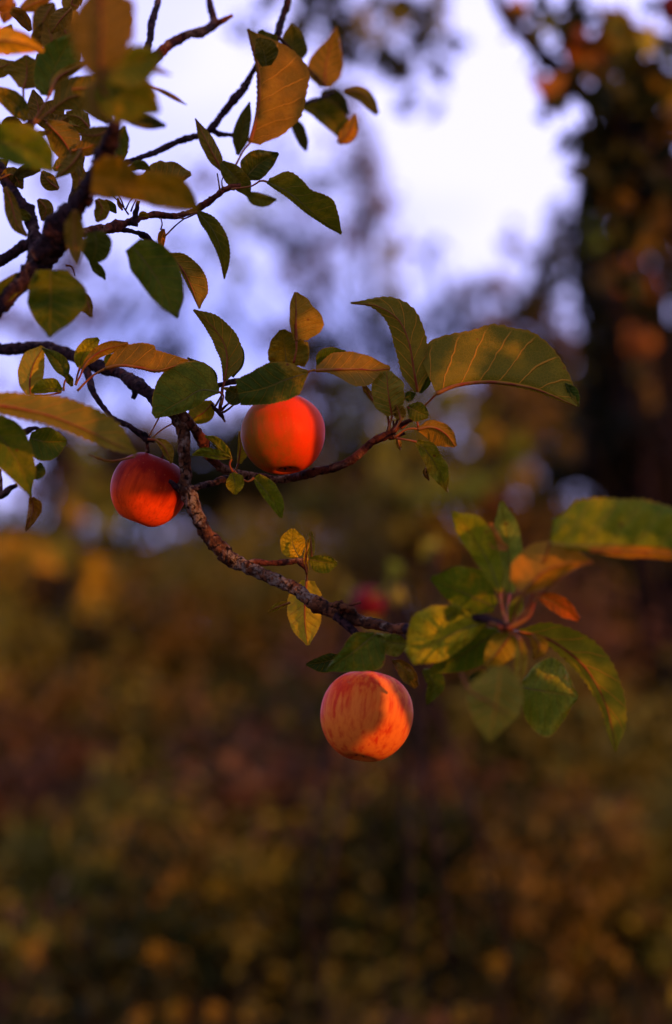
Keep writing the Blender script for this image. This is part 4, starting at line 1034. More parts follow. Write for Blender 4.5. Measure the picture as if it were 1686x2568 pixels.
def crown_mesh(name, clumps, parent, leaf_cm=6.0):
    """clumps: (centre Vector, rx, ry(depth), rz metres, number of leaves, palette name)"""
    Vs, Cs = [], []
    for (c, rx, ry, rz, n, pal) in clumps:
        n = int(max(4, n))
        k = max(3, n // 22)
        # leaves gather in sprays, sprays fill the clump unevenly
        d = rng.normal(size=(k, 3))
        d /= np.linalg.norm(d, axis=1)[:, None] + 1e-9
        d *= (rng.random(k) ** 0.45)[:, None]
        cen = d * np.array([rx, ry, rz])
        idx = rng.integers(0, k, n)
        spread = np.array([rx, ry, rz]) * min(0.42, 1.25 / k ** 0.34)
        pos = cen[idx] + rng.normal(size=(n, 3)) * spread * 0.55 + np.array(c)
        L = leaf_cm / 100 * (0.6 + 0.7 * rng.random(n))
        a = rng.normal(size=(n, 3)); a[:, 2] -= 0.4
        a /= np.linalg.norm(a, axis=1)[:, None]
        b = rng.normal(size=(n, 3)); b -= a * (a * b).sum(1)[:, None]
        b /= np.linalg.norm(b, axis=1)[:, None]
        nn = np.cross(a, b)
        q = np.stack([pos - a * (L * .5)[:, None], pos + b * (L * .30)[:, None] - a * (L * .05)[:, None] + nn * (L * .06)[:, None],
                      pos + a * (L * .55)[:, None], pos - b * (L * .30)[:, None] - a * (L * .05)[:, None] + nn * (L * .06)[:, None]], 1)
        Vs.append(q.reshape(-1, 3))
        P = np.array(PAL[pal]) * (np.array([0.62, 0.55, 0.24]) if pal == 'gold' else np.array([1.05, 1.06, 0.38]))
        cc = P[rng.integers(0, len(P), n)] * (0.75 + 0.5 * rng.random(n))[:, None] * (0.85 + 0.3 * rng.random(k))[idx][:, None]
        Cs.append(np.repeat(cc, 4, axis=0))
    V = np.concatenate(Vs).astype(np.float32)
    Cc = np.concatenate(Cs)
    nf = len(V) // 4
    org = np.array(parent.location, dtype=np.float32) if parent is not None else np.zeros(3, np.float32)
    me = bpy.data.meshes.new(name)
    me.vertices.add(len(V))
    me.vertices.foreach_set('co', (V - org).ravel())
    me.loops.add(len(V))
    me.loops.foreach_set('vertex_index', np.arange(len(V), dtype=np.int32))
    me.polygons.add(nf)
    me.polygons.foreach_set('loop_start', np.arange(nf, dtype=np.int32) * 4)
    me.polygons.foreach_set('loop_total', np.full(nf, 4, dtype=np.int32))
    ca = me.color_attributes.new('Col', 'FLOAT_COLOR', 'POINT')
    ca.data.foreach_set('color', np.concatenate([Cc, np.ones((len(Cc), 1))], 1).astype(np.float32).ravel())
    me.materials.append(M_FOL)
    me.update(calc_edges=True)
    o = bpy.data.objects.new(name, me)
    col.objects.link(o)
    if parent is not None:
        o.parent = parent
    return o


def far_tube(pts, r0, r1, n=24, sides=9):
    P = [Vector(p) for p in cr([tuple(p) for p in pts], n)]
    return tube_geo(P, [r0 + (r1 - r0) * i / (n - 1) for i in range(n)], sides, 0.12, 9.0, seed=rng.random() * 50)


def local_mesh(name, geos, mat, root):
    V, F = [], []
    for v, f in geos:
        o0 = len(V)
        V += [Vector(p) - Vector(root.location) for p in v]
        F += [tuple(k + o0 for k in q) for q in f]
    o = mesh_obj(name, V, F, [mat], None)
    o.parent = root
    return o


def px_clumps(rows, D, leaf_cm=6.0):
    """rows: (px, py, rx, ry, thickness m, optical depth, palette[, own D])"""
    out = []
    for r in rows:
        d = r[7] if len(r) > 7 else D
        k = d / FPX
        A = math.pi * r[2] * r[3] * k * k * 1.1
        la = 0.30 * (leaf_cm / 100) ** 2 * 0.95 * 0.55
        out.append((at(r[0], r[1], d), r[2] * k, r[4], r[3] * k, min(60000, r[5] * A / la), r[6]))
    return out


def tree(label, base_px, D, rows, trunk_r=0.08, leaf_cm=6.0, name='tree', cat='tree', group=None, limbs=True, top_px=None, lean=0.0):
    global rng
    rng = np.random.default_rng(int(base_px * 5 + D * 100))
    b = at(base_px, 1701, D)
    root = thing(name, label, cat, (b.x, b.y, 0.0), group)
    cl = px_clumps(rows, D, leaf_cm)
    crown_mesh('crown', cl, root, leaf_cm)
    cz = max(c[0].z for c in cl)
    top = Vector((b.x + lean, b.y, cz * 0.92))
    mids = [Vector((b.x, b.y, -0.1)), Vector((b.x + lean * 0.2 + 0.05, b.y, top.z * 0.35)), Vector((b.x + lean * 0.6 - 0.05, b.y, top.z * 0.68)), top]
    local_mesh('trunk', [far_tube(mids, trunk_r, trunk_r * 0.3)], M_FARBARK, root)
    if limbs:
        g = []
        for c in cl:
            z0 = min(max(0.3, c[0].z - 1.0), top.z * 0.8)
            t = z0 / top.z
            st = Vector((b.x + lean * t * t, b.y, z0))
            e = Vector(c[0]) + Vector((0, 0, c[3] * 0.4))
            m = (st + e) / 2 + Vector((rng.normal() * 0.08, rng.normal() * 0.08, -0.10 * (e - st).length))
            g.append(far_tube([st, m, e], min(0.03, trunk_r * 0.3), 0.005, 14, 7))
            for q in range(2):
                e2 = Vector(c[0]) + Vector((rng.normal() * c[1] * .6, rng.normal() * c[2] * .6, rng.normal() * c[3] * .5))
                g.append(far_tube([m, (m + e2) / 2 + Vector((0, 0, 0.04)), e2], min(0.010, trunk_r * 0.15), 0.003, 9, 6))
        local_mesh('limbs', g, M_FARBARK, root)
    return root


def shrub(label, px, D, wid, hgt, pals, dens=1.6, leaf_cm=5.0, name='shrub', group='shrubs of the thicket'):
    global rng
    rng = np.random.default_rng(int(px * 7 + D * 100))
    b = at(px, 1701, D)
    root = thing(name, label, 'shrub', (b.x, b.y, 0.0), group)
    cl = []
    n = int(9 + wid * hgt * 4)
    for i in range(n):
        a, rr = rng.random() * 6.28, math.sqrt(rng.random())
        zf = 0.12 + 0.80 * rng.random()
        wd = wid * (1 - 0.45 * zf ** 2)
        c = Vector((b.x + math.cos(a) * rr * wd * 0.5, b.y + math.sin(a) * rr * wd * 0.4, hgt * zf))
        r = (0.12 + 0.14 * rng.random()) * (wid + hgt) / 2
        la = 0.30 * (leaf_cm / 100) ** 2 * 0.52
        cl.append((c, r, r, r * 0.8, min(9000, dens * math.pi * r * r * 0.8 / la), pals[int(rng.integers(0, len(pals)))]))
    crown_mesh('foliage', cl, root, leaf_cm)
    g = []
    for c in cl[::1]:
        st = Vector((b.x + rng.normal() * 0.08, b.y + rng.normal() * 0.08, -0.05))
        e = Vector(c[0])
        m = (st + e) / 2 + Vector(((e.x - st.x) * -0.15, 0, 0.08 * hgt))
        g.append(far_tube([st, m, e], 0.016, 0.006, 8, 6))
    local_mesh('stems', g, M_PLUMBARK, root)
    return root


M_PLUMBARK = plain('purple_cane', (0.05, 0.016, 0.012), 0.7, 20)

# ---- ground
def ground():
    b = NB('meadow_ground')
    t = b.n('ShaderNodeTexCoord')
    n1 = b.n('ShaderNodeTexNoise', i_Scale=0.6, i_Detail=6.0)
    n2 = b.n('ShaderNodeTexNoise', i_Scale=14.0, i_Detail=5.0)
    b.l(t.outputs['Object'], n1.inputs['Vector'])
    b.l(t.outputs['Object'], n2.inputs['Vector'])
    c = b.mix(b.ramp(n1.outputs['Fac'], 0.4, 0.6), (0.035, 0.032, 0.012), (0.05, 0.028, 0.014))
    c = b.mix(b.math('MULTIPLY', n2.outputs['Fac'], 0.6), c, (0.02, 0.014, 0.008))
    bm = b.n('ShaderNodeBump', i_Strength=0.8, i_Distance=0.04)
    b.l(n2.outputs['Fac'], bm.inputs['Height'])
    pr = b.n('ShaderNodeBsdfPrincipled', i_Roughness=0.95)
    b.l(c, pr.inputs['Base Color'])
    b.l(bm.outputs[0], pr.inputs['Normal'])
    b.l(pr.outputs[0], b.out.inputs['Surface'])
    V, F = [], []
    xs = [-600, -200, -80, -40, -20, -12, -8, -5, -3, -1, 1, 3, 5, 8, 12, 20, 40, 80, 200, 600]
    ys = [-600, -200, -60, -20, -8, -3, 0, 2, 4, 6, 8, 10, 12, 15, 20, 28, 40, 70, 150, 400, 900]
    for y in ys:
        for x in xs:
            V.append(Vector((x, y, 0.10 * noise.noise(Vector((x * 0.2, y * 0.2, 0))) - 0.05)))
    w_ = len(xs)
    for j in range(len(ys) - 1):
        for i in range(w_ - 1):
            F.append((j * w_ + i, j * w_ + i + 1, (j + 1) * w_ + i + 1, (j + 1) * w_ + i))
    o = mesh_obj('ground', V, F, [b.m])
    o['kind'] = 'structure'


ground()


def grass():
    n = 26000
    x = rng.uniform(-3.2, 3.2, n)
    y = rng.uniform(3.6, 12.0, n)
    keep = np.abs(x) < 0.2 * y + 0.6
    x, y = x[keep], y[keep]
    n = len(x)
    h = rng.uniform(0.3, 0.95, n)
    wv = rng.uniform(0.004, 0.010, n)
    a = rng.uniform(0, 6.28, n)
    lx, ly = rng.normal(size=n) * 0.16, rng.normal(size=n) * 0.16
    ex, ey = np.cos(a) * wv, np.sin(a) * wv
    z0 = np.full(n, -0.06)
    p = [np.stack([x - ex, y - ey, z0], 1), np.stack([x + ex, y + ey, z0], 1),
         np.stack([x + ex * .8 + lx * .4, y + ey * .8 + ly * .4, h * .6], 1), np.stack([x - ex * .8 + lx * .4, y - ey * .8 + ly * .4, h * .6], 1),
         np.stack([x + lx * 1.3, y + ly * 1.3, h], 1)]
    V = np.stack(p, 1).reshape(-1, 3)
    me = bpy.data.meshes.new('meadow_grass')
    base = np.arange(n)[:, None] * 5
    F = [tuple(q) for q in (base + np.array([[0, 1, 2, 3]])).tolist()] + [tuple(q) for q in (base + np.array([[3, 2, 4]])).tolist()]
    me.from_pydata(V.tolist(), [], F)
    pal = np.array([(0.05, 0.045, 0.014), (0.075, 0.05, 0.02), (0.05, 0.028, 0.018), (0.04, 0.045, 0.014)]) * 0.55
    c = pal[rng.integers(0, 4, n)] * (0.7 + 0.6 * rng.random(n))[:, None]
    c = np.repeat(c, 5, axis=0)
    ca = me.color_attributes.new('Col', 'FLOAT_COLOR', 'POINT')
    ca.data.foreach_set('color', np.concatenate([c, np.ones((len(c), 1))], 1).astype(np.float32).ravel())
    me.materials.append(M_FOL)
    o = bpy.data.objects.new('meadow_grass', me)
    col.objects.link(o)
    o['kind'] = 'stuff'
    o['label'] = 'tall dim meadow grass under the shrubs, far out of focus'
    o['category'] = 'grass'


grass()

# ---- far hedge trees (close the horizon)
HL = ['dull olive hedge tree at the far left edge, below the leafy spray', 'dark green hedge tree behind the crimson apple', 'brown-green hedge tree behind the lichened branch fork',
      'dim hedge tree behind the bright apple and its spur', 'olive hedge tree beneath the large drooping right leaf', 'brown hedge tree right of the large drooping leaf', 'near-black hedge tree at the far right edge']
tops = [1330, 1130, 1130, 1130, 1080, 990, 900]
pals = [('olive', 'brown'), ('dim', 'green'), ('dim', 'brown'), ('dim', 'plum'), ('olive', 'dim'), ('brown', 'olive'), ('dim', 'dark')]
for i, px in enumerate((0, 290, 560, 830, 1110, 1390, 1660)):
    tp = tops[i]
    p = pals[i]
    rows = []
    for k in range(9):
        yy = tp + 60 + (1760 - tp - 60) * (k // 3) / 2.2
        rows.append((px + (k % 3 - 1) * 105 + rng.uniform(-30, 30), yy + rng.uniform(-25, 25), 125, 125, 1.0, 2.6, p[k % 2]))
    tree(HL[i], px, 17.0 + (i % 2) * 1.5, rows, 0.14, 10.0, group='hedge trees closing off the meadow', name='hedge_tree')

# ---- thin lacy tree against the sky
tree('tall thin tree with lacy see-through foliage against the bright sky, centre', 925, 14.0, [
    (690, 470, 60, 60, .5, 0.50, 'dark'), (780, 560, 70, 50, .5, 0.58, 'plum'), (560, 780, 70, 60, .5, 0.50, 'dark'), (700, 860, 90, 60, .5, 1.0, 'plum'), (1010, 860, 60, 60, .5, 1.0, 'dark'), (860, 360, 40, 60, .5, 0.58, 'plum'), (1080, 760, 60, 60, .5, 0.58, 'dark'), (925, 380, 40, 90, .5, 1.76, 'brown'), (950, 520, 55, 70, .5, 1.57, 'brown'), (980, 700, 50, 80, .5, 1.76, 'olive'), (900, 260, 60, 60, .5, 0.50, 'dark'),
    (660, 560, 110, 60, .5, 0.56, 'green'), (740, 640, 100, 60, .5, 0.63, 'dark'), (620, 700, 60, 40, .5, 0.50, 'green'), (800, 730, 90, 60, .5, 1.17, 'brown'), (860, 480, 80, 70, .5, 0.50, 'dark'),
    (700, 400, 80, 70, .5, 0.31, 'dark'), (830, 900, 110, 80, .5, 1.36, 'dark'), (960, 830, 60, 70, .5, 1.57, 'dark'), (900, 1000, 120, 80, .5, 1.57, 'olive'), (780, 1020, 100, 90, .5, 1.57, 'brown'),
    (880, 640, 90, 80, .5, 0.56, 'plum'), (860, 1240, 120, 70, .5, 2.2, 'brown'), (1060, 1240, 120, 70, .5, 2.0, 'dark'), (700, 1120, 110, 80, .5, 2.16, 'dark'), (520, 420, 90, 60, .5, 0.22, 'plum'), (1060, 980, 90, 80, .5, 1.96, 'plum')], 0.035, 9.0, group='trees beyond the meadow')
tree('slim tree with drooping sparse twigs left of the dark right-hand tree', 1240, 13.0, [
    (1150, 800, 50, 80, .5, 1.76, 'dark'), (1215, 700, 60, 50, .5, 1.57, 'brown'), (1290, 640, 60, 40, .5, 1.76, 'brown'), (1310, 760, 70, 80, .5, 1.76, 'dark'), (1240, 860, 80, 70, .5, 1.96, 'brown'),
    (1380, 700, 60, 120, .5, 1.76, 'dark'),  (1080, 620, 60, 50, .5, 0.42, 'dark'), (1360, 880, 90, 90, .5, 2.32, 'brown'), (1290, 1000, 110, 90, .5, 2.32, 'brown'),
    (1160, 1010, 90, 70, .5, 1.96, 'olive'), (1390, 560, 30, 50, .5, 0.70, 'dark')], 0.06, 9.0, group='trees beyond the meadow')
tree('hazy distant tree low behind the left apple, sky glinting through', 150, 15.0, [
    (60, 830, 90, 60, .5, 1.08, 'plum'), (220, 800, 120, 50, .5, 0.63, 'plum'), (330, 760, 100, 50, .5, 0.50, 'plum'), (120, 1000, 120, 60, .5, 0.50, 'plum'), (400, 900, 120, 80, .5, 0.56, 'dark'),
    (380, 1140, 110, 80, .5, 2.55, 'plum'), (520, 1150, 110, 90, .5, 2.32, 'dark'), (680, 1180, 110, 90, .5, 2.61, 'brown'), (200, 1180, 110, 60, .5, 0.70, 'plum'), (60, 1240, 100, 50, .5, 0.50, 'plum'), (300, 1230, 100, 70, .5, 1.76, 'olive'),
    (480, 1250, 110, 80, .5, 2.35, 'dark'), (640, 1230, 110, 80, .5, 2.35, 'dark'), (300, 180, 60, 50, .5, 0.40, 'dark'), (140, 440, 50, 60, .5, 0.36, 'plum'), (470, 470, 70, 50, .5, 0.36, 'plum'), (260, 640, 110, 50, .5, 0.58, 'plum'), (90, 700, 90, 50, .5, 0.58, 'plum'), (420, 740, 90, 60, .5, 0.50, 'plum'), (560, 640, 70, 60, .5, 0.43, 'dark'), (440, 620, 60, 30, .5, 0.42, 'dark')], 0.06, 10.0, group='trees beyond the meadow')

# ---- golden shrub tree at the left
tree('sunlit golden-olive bush tree at the left edge below the apples', 110, 8.5, [
    (40, 1450, 90, 80, .35, 1.3, 'gold'), (150, 1390, 80, 70, .3, 1.2, 'olive'), (250, 1330, 50, 60, .3, 1.0, 'olive'), (250, 1440, 70, 60, .3, 1.2, 'gold'), (120, 1500, 90, 60, .3, 1.2, 'brown'), (200, 1580, 90, 70, .3, 1.2, 'olive'),
    (60, 1620, 90, 90, .3, 1.3, 'olive'), (280, 1640, 60, 70, .3, 1.1, 'gold'), (130, 1720, 90, 80, .3, 1.3, 'brown'), (30, 1560, 60, 60, .3, 1.0, 'gold'), (230, 1800, 80, 90, .3, 1.2, 'brown'), (60, 1830, 90, 90, .3, 1.2, 'brown'),
    (190, 1270, 50, 50, .3, .8, 'gold'), (90, 1400, 80, 60, .3, 1.5, 'gold', 8.0), (250, 1440, 60, 90, .3, 1.5, 'gold', 8.0), (60, 1540, 80, 60, .3, 1.0, 'gold', 8.0), (290, 1560, 50, 70, .3, .7, 'gold', 8.0)], 0.05, 6.0, name='bush_tree', group='small trees of the thicket')

# ---- yellowing shrub tree right of centre
tree('small yellowing tree beneath the large right leaf, autumn gold patches', 1220, 9.5, [
    (1225, 1090, 44, 46, .3, 1.5, 'gold'), (1290, 1190, 44, 52, .3, 1.5, 'gold'), (1290, 1130, 50, 50, .3, 1.2, 'green'), (1160, 1240, 70, 60, .3, 1.2, 'green'), (1340, 1100, 70, 80, .3, 1.3, 'brown'), (1220, 1250, 60, 60, .3, 1.2, 'rust'),
    (1100, 1330, 110, 60, .3, 1.3, 'gold'), (1000, 1280, 90, 60, .3, 1.2, 'olive'), (1340, 1300, 100, 60, .3, 1.3, 'brown'), (1400, 1210, 80, 70, .3, 2.2, 'dark'), (950, 1250, 80, 60, .3, 1.6, 'dim'), (955, 1320, 70, 50, .3, 2.6, 'dim'), (890, 1345, 60, 50, .3, 2.4, 'dim'), (1500, 1500, 110, 70, .3, 2.4, 'dim'), (1580, 1600, 110, 80, .3, 2.4, 'brown'), (1540, 1400, 100, 70, .3, 2.2, 'dark'), (1640, 1480, 80, 90, .3, 2.4, 'dim'), (1415, 1170, 70, 60, .3, 3.0, 'dark'), (1060, 1260, 70, 50, .3, 1.4, 'olive'), (780, 1290, 100, 60, .3, 1.8, 'dim'), (1280, 950, 60, 70, .3, .9, 'brown'), (1100, 1180, 50, 60, .3, .7, 'olive'),
    (980, 1180, 60, 60, .3, .5, 'olive'), (1200, 1400, 100, 60, .3, 1.4, 'brown'), (1050, 1420, 100, 70, .3, 1.4, 'plum'), (950, 1340, 90, 60, .3, 1.2, 'dark'), (1380, 1420, 110, 80, .3, 1.4, 'dark')], 0.05, 6.0, name='bush_tree', group='small trees of the thicket')

# ---- big dark tree on the right
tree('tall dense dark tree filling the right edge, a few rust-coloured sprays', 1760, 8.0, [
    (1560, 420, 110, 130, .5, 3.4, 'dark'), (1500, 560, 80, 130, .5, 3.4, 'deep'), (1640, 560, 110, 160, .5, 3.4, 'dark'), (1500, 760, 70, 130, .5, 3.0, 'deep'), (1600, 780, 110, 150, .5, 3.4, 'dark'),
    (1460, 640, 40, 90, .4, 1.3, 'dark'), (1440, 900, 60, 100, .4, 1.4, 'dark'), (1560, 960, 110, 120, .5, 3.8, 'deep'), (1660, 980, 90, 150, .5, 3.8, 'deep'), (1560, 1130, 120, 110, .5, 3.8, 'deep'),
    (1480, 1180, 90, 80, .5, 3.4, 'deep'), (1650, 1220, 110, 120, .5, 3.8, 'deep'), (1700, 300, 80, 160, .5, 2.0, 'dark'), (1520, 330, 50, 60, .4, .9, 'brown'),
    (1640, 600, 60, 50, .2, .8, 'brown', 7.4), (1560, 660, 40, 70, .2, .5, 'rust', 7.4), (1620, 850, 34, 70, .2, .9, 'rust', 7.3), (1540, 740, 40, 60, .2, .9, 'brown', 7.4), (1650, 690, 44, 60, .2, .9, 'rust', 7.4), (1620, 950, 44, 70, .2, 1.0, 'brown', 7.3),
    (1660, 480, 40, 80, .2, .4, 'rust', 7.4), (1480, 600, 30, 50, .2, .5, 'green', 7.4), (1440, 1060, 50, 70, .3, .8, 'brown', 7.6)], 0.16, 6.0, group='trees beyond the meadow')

# ---- apple tree whose limbs cross the top right corner
RT = tree('apple tree with dark drooping limbs and orange leaves across the top right corner', 1990, 4.3, [
    (1400, 60, 60, 40, .10, 1.3, 'olive'), (1460, 90, 44, 50, .10, 1.0, 'dark'), (1530, 120, 60, 60, .12, 1.3, 'brown'), (1570, 110, 40, 50, .08, 1.2, 'gold', 4.1), (1470, 150, 44, 50, .1, .9, 'rust'), (1560, 180, 60, 60, .12, 1.6, 'olive'),
    (1370, 190, 34, 44, .08, 1.3, 'rust', 4.2), (1400, 220, 60, 44, .12, 1.8, 'brown'), (1500, 250, 90, 60, .15, 2.0, 'dark'), (1600, 260, 80, 60, .15, 2.0, 'dark'), (1480, 320, 80, 60, .15, 2.0, 'dark'), (1590, 350, 90, 70, .15, 2.0, 'brown'),
    (1660, 230, 50, 34, .1, 1.4, 'gold'), (1680, 30, 40, 40, .1, 1.2, 'rust'), (1560, 20, 80, 20, .1, .9, 'dark'), (1640, 420, 60, 80, .15, 1.6, 'dark'), (1520, 420, 60, 80, .15, 1.8, 'dark'), (1470, 450, 40, 60, .1, 1.2, 'dark'), (1440, 30, 60, 30, .1, .8, 'dark'),
    (1350, 20, 40, 30, .1, .9, 'dark'), (1340, 110, 40, 40, .1, .9, 'brown'), (1300, 40, 34, 40, .1, .6, 'rust'), (1430, 130, 60, 50, .1, 1.4, 'brown'), (1560, 80, 40, 44, .08, 1.2, 'gold', 4.1), (1640, 130, 50, 50, .1, .8, 'olive'), (1500, 180, 60, 60, .1, 1.4, 'rust'), (1420, 300, 50, 60, .12, 1.4, 'dark'), (1620, 180, 70, 50, .1, 1.4, 'brown'), (1660, 330, 60, 80, .1, 1.6, 'brown'), (1580, 500, 90, 90, .12, 1.6, 'brown'), (1500, 500, 60, 90, .12, 1.5, 'dark'), (1650, 560, 60, 90, .12, 1.4, 'brown'), (1560, 640, 70, 80, .12, 1.3, 'dark')], 0.09, 6.0, limbs=False, group='trees beyond the meadow')
g = [far_tube([at(1230, -60, 4.3), at(1262, 30, 4.3), at(1310, 85, 4.3), at(1360, 135, 4.3), at(1430, 205, 4.3), at(1500, 270, 4.3), at(1570, 340, 4.3), at(1660, 440, 4.3), at(1800, 560, 4.3), at(1985, 800, 4.3)], 0.010, 0.035, 60),
     far_tube([at(1420, -60, 4.4), at(1450, 60, 4.4), at(1520, 190, 4.4), at(1620, 330, 4.4), at(1760, 480, 4.4), at(1985, 700, 4.3)], 0.008, 0.03, 50),
     far_tube([at(1985, 200, 4.3), at(1800, 150, 4.3), at(1640, 90, 4.3), at(1540, 60, 4.3), at(1440, 70, 4.3)], 0.02, 0.006, 40),
     far_tube([at(1330, -80, 4.35), at(1400, 60, 4.35), at(1450, 200, 4.35), at(1540, 330, 4.35), at(1600, 480, 4.35), at(1760, 640, 4.3), at(1985, 860, 4.3)], 0.006, 0.024, 50)]
local_mesh('limbs', g, M_FARBARK, RT)
apple('bright red apple cut by the top right corner', 1690, 18, 4.0, 76, 76, A_FAR, R(4), 1.5, group='out of focus apples in the trees behind')

# ---- foliage hanging in from the top, centre
TM = tree('tree top with small leaves hanging in along the top edge, right of centre', 2050, 6.5, [
    (640, 90, 50, 60, .2, .8, 'dark'), (800, 190, 60, 60, .2, .7, 'plum'), (870, 300, 60, 50, .2, .5, 'plum'), (1000, 230, 50, 40, .2, .7, 'dark'), (1120, 110, 40, 40, .2, .8, 'dark'),
    (760, 60, 60, 60, .2, 1.52, 'dark'), (860, 60, 70, 60, .2, 1.71, 'dark'), (900, 130, 60, 50, .2, 2.09, 'dark'), (960, 90, 60, 60, .2, 1.90, 'olive'), (1010, 150, 60, 40, .2, 2.47, 'dark'), (1060, 60, 50, 60, .2, 1.71, 'dark'),
    (1100, 50, 34, 44, .15, 2.47, 'olive'), (1095, 150, 22, 50, .15, 2.66, 'dark'), (970, 190, 50, 30, .15, 1.71, 'dark'), (1090, 270, 18, 20, .1, 1.52, 'dark'), (800, 10, 120, 30, .2, 1.90, 'dark'), (1000, 10, 120, 26, .2, 2.09, 'dark'), (920, 210, 40, 30, .15, 0.76, 'brown'),
    (700, 20, 60, 40, .2, 1.33, 'dark')], 0.05, 6.0, limbs=False, group='trees beyond the meadow')

# ---- leaves beside the far apple
tree('young out-of-focus sapling holding the small crimson apple', 1010, 4.1, [
    (985, 1478, 24, 24, .03, 1.4, 'olive', 3.78), (1000, 1510, 18, 26, .03, 1.0, 'olive', 3.78), (880, 1480, 30, 20, .03, .5, 'olive'), (960, 1555, 34, 22, .03, .6, 'olive'), (1000, 1440, 34, 24, .03, .4, 'green'), (1090, 1380, 40, 30, .03, .4, 'olive')], 0.0028, 4.5, name='sapling', limbs=True, group='small trees of the thicket')

# ---- thicket of shrubs
SH = [
    ('purple-brown bramble shrub cut off by the lower left edge', 60, 6.6, 1.0, 1.45, ('plum', 'brown', 'dim', 'brown', 'dim', 'dark')),
    ('olive shrub left of the dark hollow in the thicket', 290, 7.4, 1.0, 1.75, ('brown', 'dim', 'dark')),
    ('brown shrub between the two lowest left shrubs and the dark hollow', 330, 6.0, 0.9, 1.15, ('brown', 'plum', 'dim', 'dim', 'brown', 'dark')),
    ('tall dull olive shrub behind the yellow rosette', 610, 8.6, 1.3, 2.05, ('dim', 'brown', 'dark')),
    ('low plum-coloured shrub below the streaked apple, to its left', 640, 6.4, 0.9, 1.30, ('plum', 'brown', 'dim', 'brown', 'dim', 'dark')),
    ('dark plum shrub straight below the streaked apple', 900, 6.9, 1.1, 1.45, ('plum', 'dark', 'brown')),
    ('brown shrub right of the streaked apple, under the blurred rosette', 1130, 7.6, 1.1, 1.75, ('brown', 'plum', 'dark')),
    ('tall warm brown shrub below the blurred right-hand leaf rosette', 1480, 7.2, 1.2, 1.55, ('brown', 'plum', 'dim', 'dim', 'brown', 'dark')),
    ('olive-brown shrub cut off by the lower right edge', 1640, 6.2, 0.9, 1.25, ('dim', 'olive', 'brown', 'brown', 'dim', 'dark')),
    ('dark low shrub in the bottom centre', 760, 5.6, 0.9, 0.95, ('dark', 'plum', 'brown')),
    ('dim olive low shrub right of the bottom centre', 1180, 5.9, 1.0, 1.10, ('dark', 'dim', 'brown')),
    ('dusky low shrub in the bottom left', 180, 5.5, 0.9, 0.95, ('dark', 'plum', 'dim')),
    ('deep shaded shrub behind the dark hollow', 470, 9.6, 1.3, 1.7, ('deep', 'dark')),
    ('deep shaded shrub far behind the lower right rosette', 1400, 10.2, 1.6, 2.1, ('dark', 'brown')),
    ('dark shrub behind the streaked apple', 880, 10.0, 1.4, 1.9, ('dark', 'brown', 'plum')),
    ('wide brown shrub in the dim middle of the thicket, under the lichened branch', 1010, 6.3, 1.1, 1.30, ('brown', 'dim', 'plum', 'dark', 'dim')),
    ('olive-brown shrub below the dark hollow, left of the streaked apple', 500, 6.7, 1.0, 1.25, ('dim', 'brown', 'plum', 'dim')),
    ('tall brown shrub behind and right of the streaked apple', 1030, 8.8, 1.3, 1.95, ('brown', 'dim', 'olive', 'dark')),
    ('brown-olive shrub low at the right, just left of the shrub at the edge', 1360, 6.2, 1.0, 1.20, ('brown', 'dim', 'plum', 'dark')),
    ('straggly olive shrub filling the left side under the golden bush', 120, 7.8, 1.3, 1.75, ('dim', 'brown', 'olive', 'plum')),
]
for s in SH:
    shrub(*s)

# ---- yellow flowers standing in the grass
M_PETAL = plain('yellow_petals', (0.17, 0.095, 0.004), 0.6, 90, 0.3)
M_STEM = plain('weed_stem', (0.02, 0.018, 0.006), 0.7, 60)


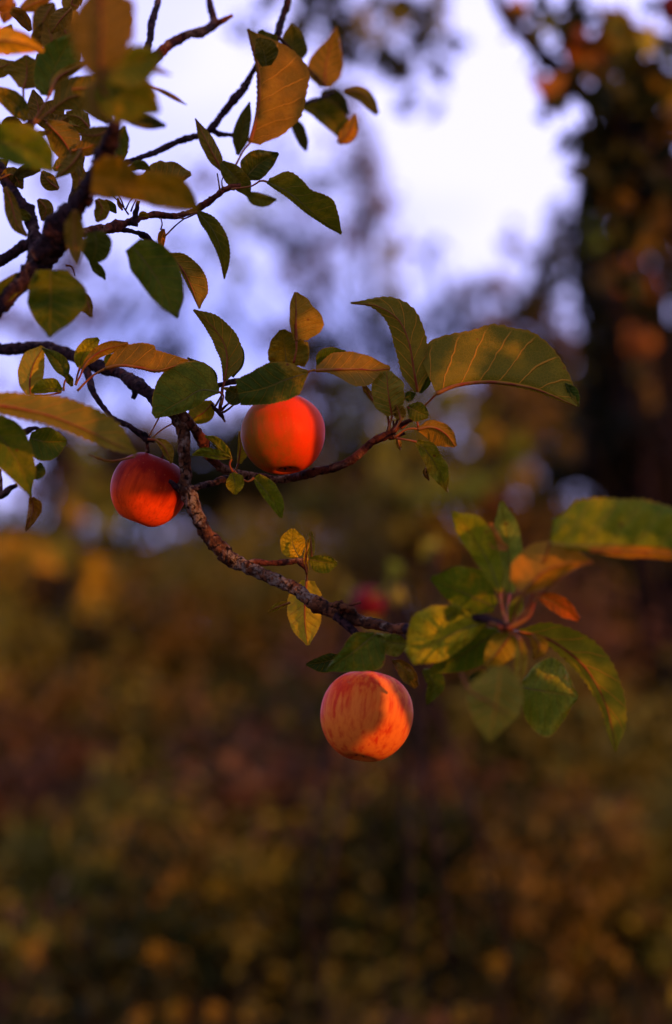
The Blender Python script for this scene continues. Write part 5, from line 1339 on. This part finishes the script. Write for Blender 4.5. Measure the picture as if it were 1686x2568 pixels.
def flower_parts():
    root = thing('goldenrod', 'yellow weed flower', 'flower', (0, 0, 0), 'yellow flowers in the grass')
    v, f = tube_geo([Vector((0.02 * math.sin(i * .5), 0, i * 0.1)) for i in range(9)], [0.004] * 9, 6)
    s = mesh_obj('stem', v, f, [M_STEM], None); s.parent = root
    V, F = [], []
    rr = random.Random(4)
    for k in range(26):
        c = Vector((rr.gauss(0, 0.013), rr.gauss(0, 0.013), 0.80 + rr.gauss(0, 0.013)))
        a = Vector((rr.gauss(0, 1), rr.gauss(0, 1), rr.gauss(0, 1))).normalized()
        b_ = a.orthogonal().normalized()
        b0 = len(V)
        V += [c - a * .009, c + b_ * .006, c + a * .009, c - b_ * .006]
        F.append((b0, b0 + 1, b0 + 2, b0 + 3))
    h = mesh_obj('flower_head', V, F, [M_PETAL], None, smooth=False); h.parent = root
    return root


FL = [(82, 2390, 5.0, 1.0, 'brightest yellow flower head near the left edge'), (120, 2530, 4.8, .7, 'dull flower head in the bottom left corner'), (395, 2400, 5.2, .9, 'amber flower head left of the bottom centre'),
      (440, 2400, 5.3, .8, 'second amber flower head left of the bottom centre, the right one of the pair'), (440, 2545, 4.7, .8, 'flower head at the bottom edge below the amber pair'), (345, 2560, 4.7, .8, 'flower head cut by the bottom edge, left of centre'),
      (640, 2555, 4.6, .9, 'flower head at the bottom edge, centre left'), (540, 2550, 4.8, .7, 'dim flower head at the bottom edge between two brighter ones'), (1175, 2215, 5.6, .8, 'lone orange-brown flower head high up, right of centre'), (1245, 2425, 5.2, .8, 'orange flower head right of centre'),
      (1395, 2465, 5.0, 1.1, 'biggest golden flower head at the lower right'), (1165, 2558, 4.7, .9, 'yellow flower head at the bottom edge, right of centre'), (1560, 2420, 5.2, .9, 'flower head at the lower right, left of the edge one'), (1680, 2450, 5.0, .9, 'golden flower head cut by the right edge'),
      (1030, 2510, 5.0, .7, 'faint flower head low, just right of the centre'), (930, 2560, 4.7, .8, 'flower head at the bottom edge in the centre'), (835, 2490, 5.1, .6, 'faint flower head low in the centre'), (1480, 2340, 5.6, .7, 'small flower head above the biggest golden one'), (300, 2290, 5.5, .5, 'tiny flower head above the amber pair')]
fp = flower_parts()
for i, (px, py, d, s, lab) in enumerate(FL):
    p = at(px, py, d)
    if i == 0:
        r = fp
    else:
        r = fp.copy(); col.objects.link(r)
        for ch in [c for c in fp.children]:
            c = ch.copy(); col.objects.link(c); c.parent = r
    r['label'] = 'yellow ' + lab if 'yellow' not in lab and 'golden' not in lab and 'amber' not in lab and 'orange' not in lab else lab
    k = p.z / 0.80
    r.location = (p.x, p.y, 0)
    r.scale = (0.65 + s * 0.45, 0.65 + s * 0.45, k)
    r.rotation_euler = (0, 0, i * 1.3)
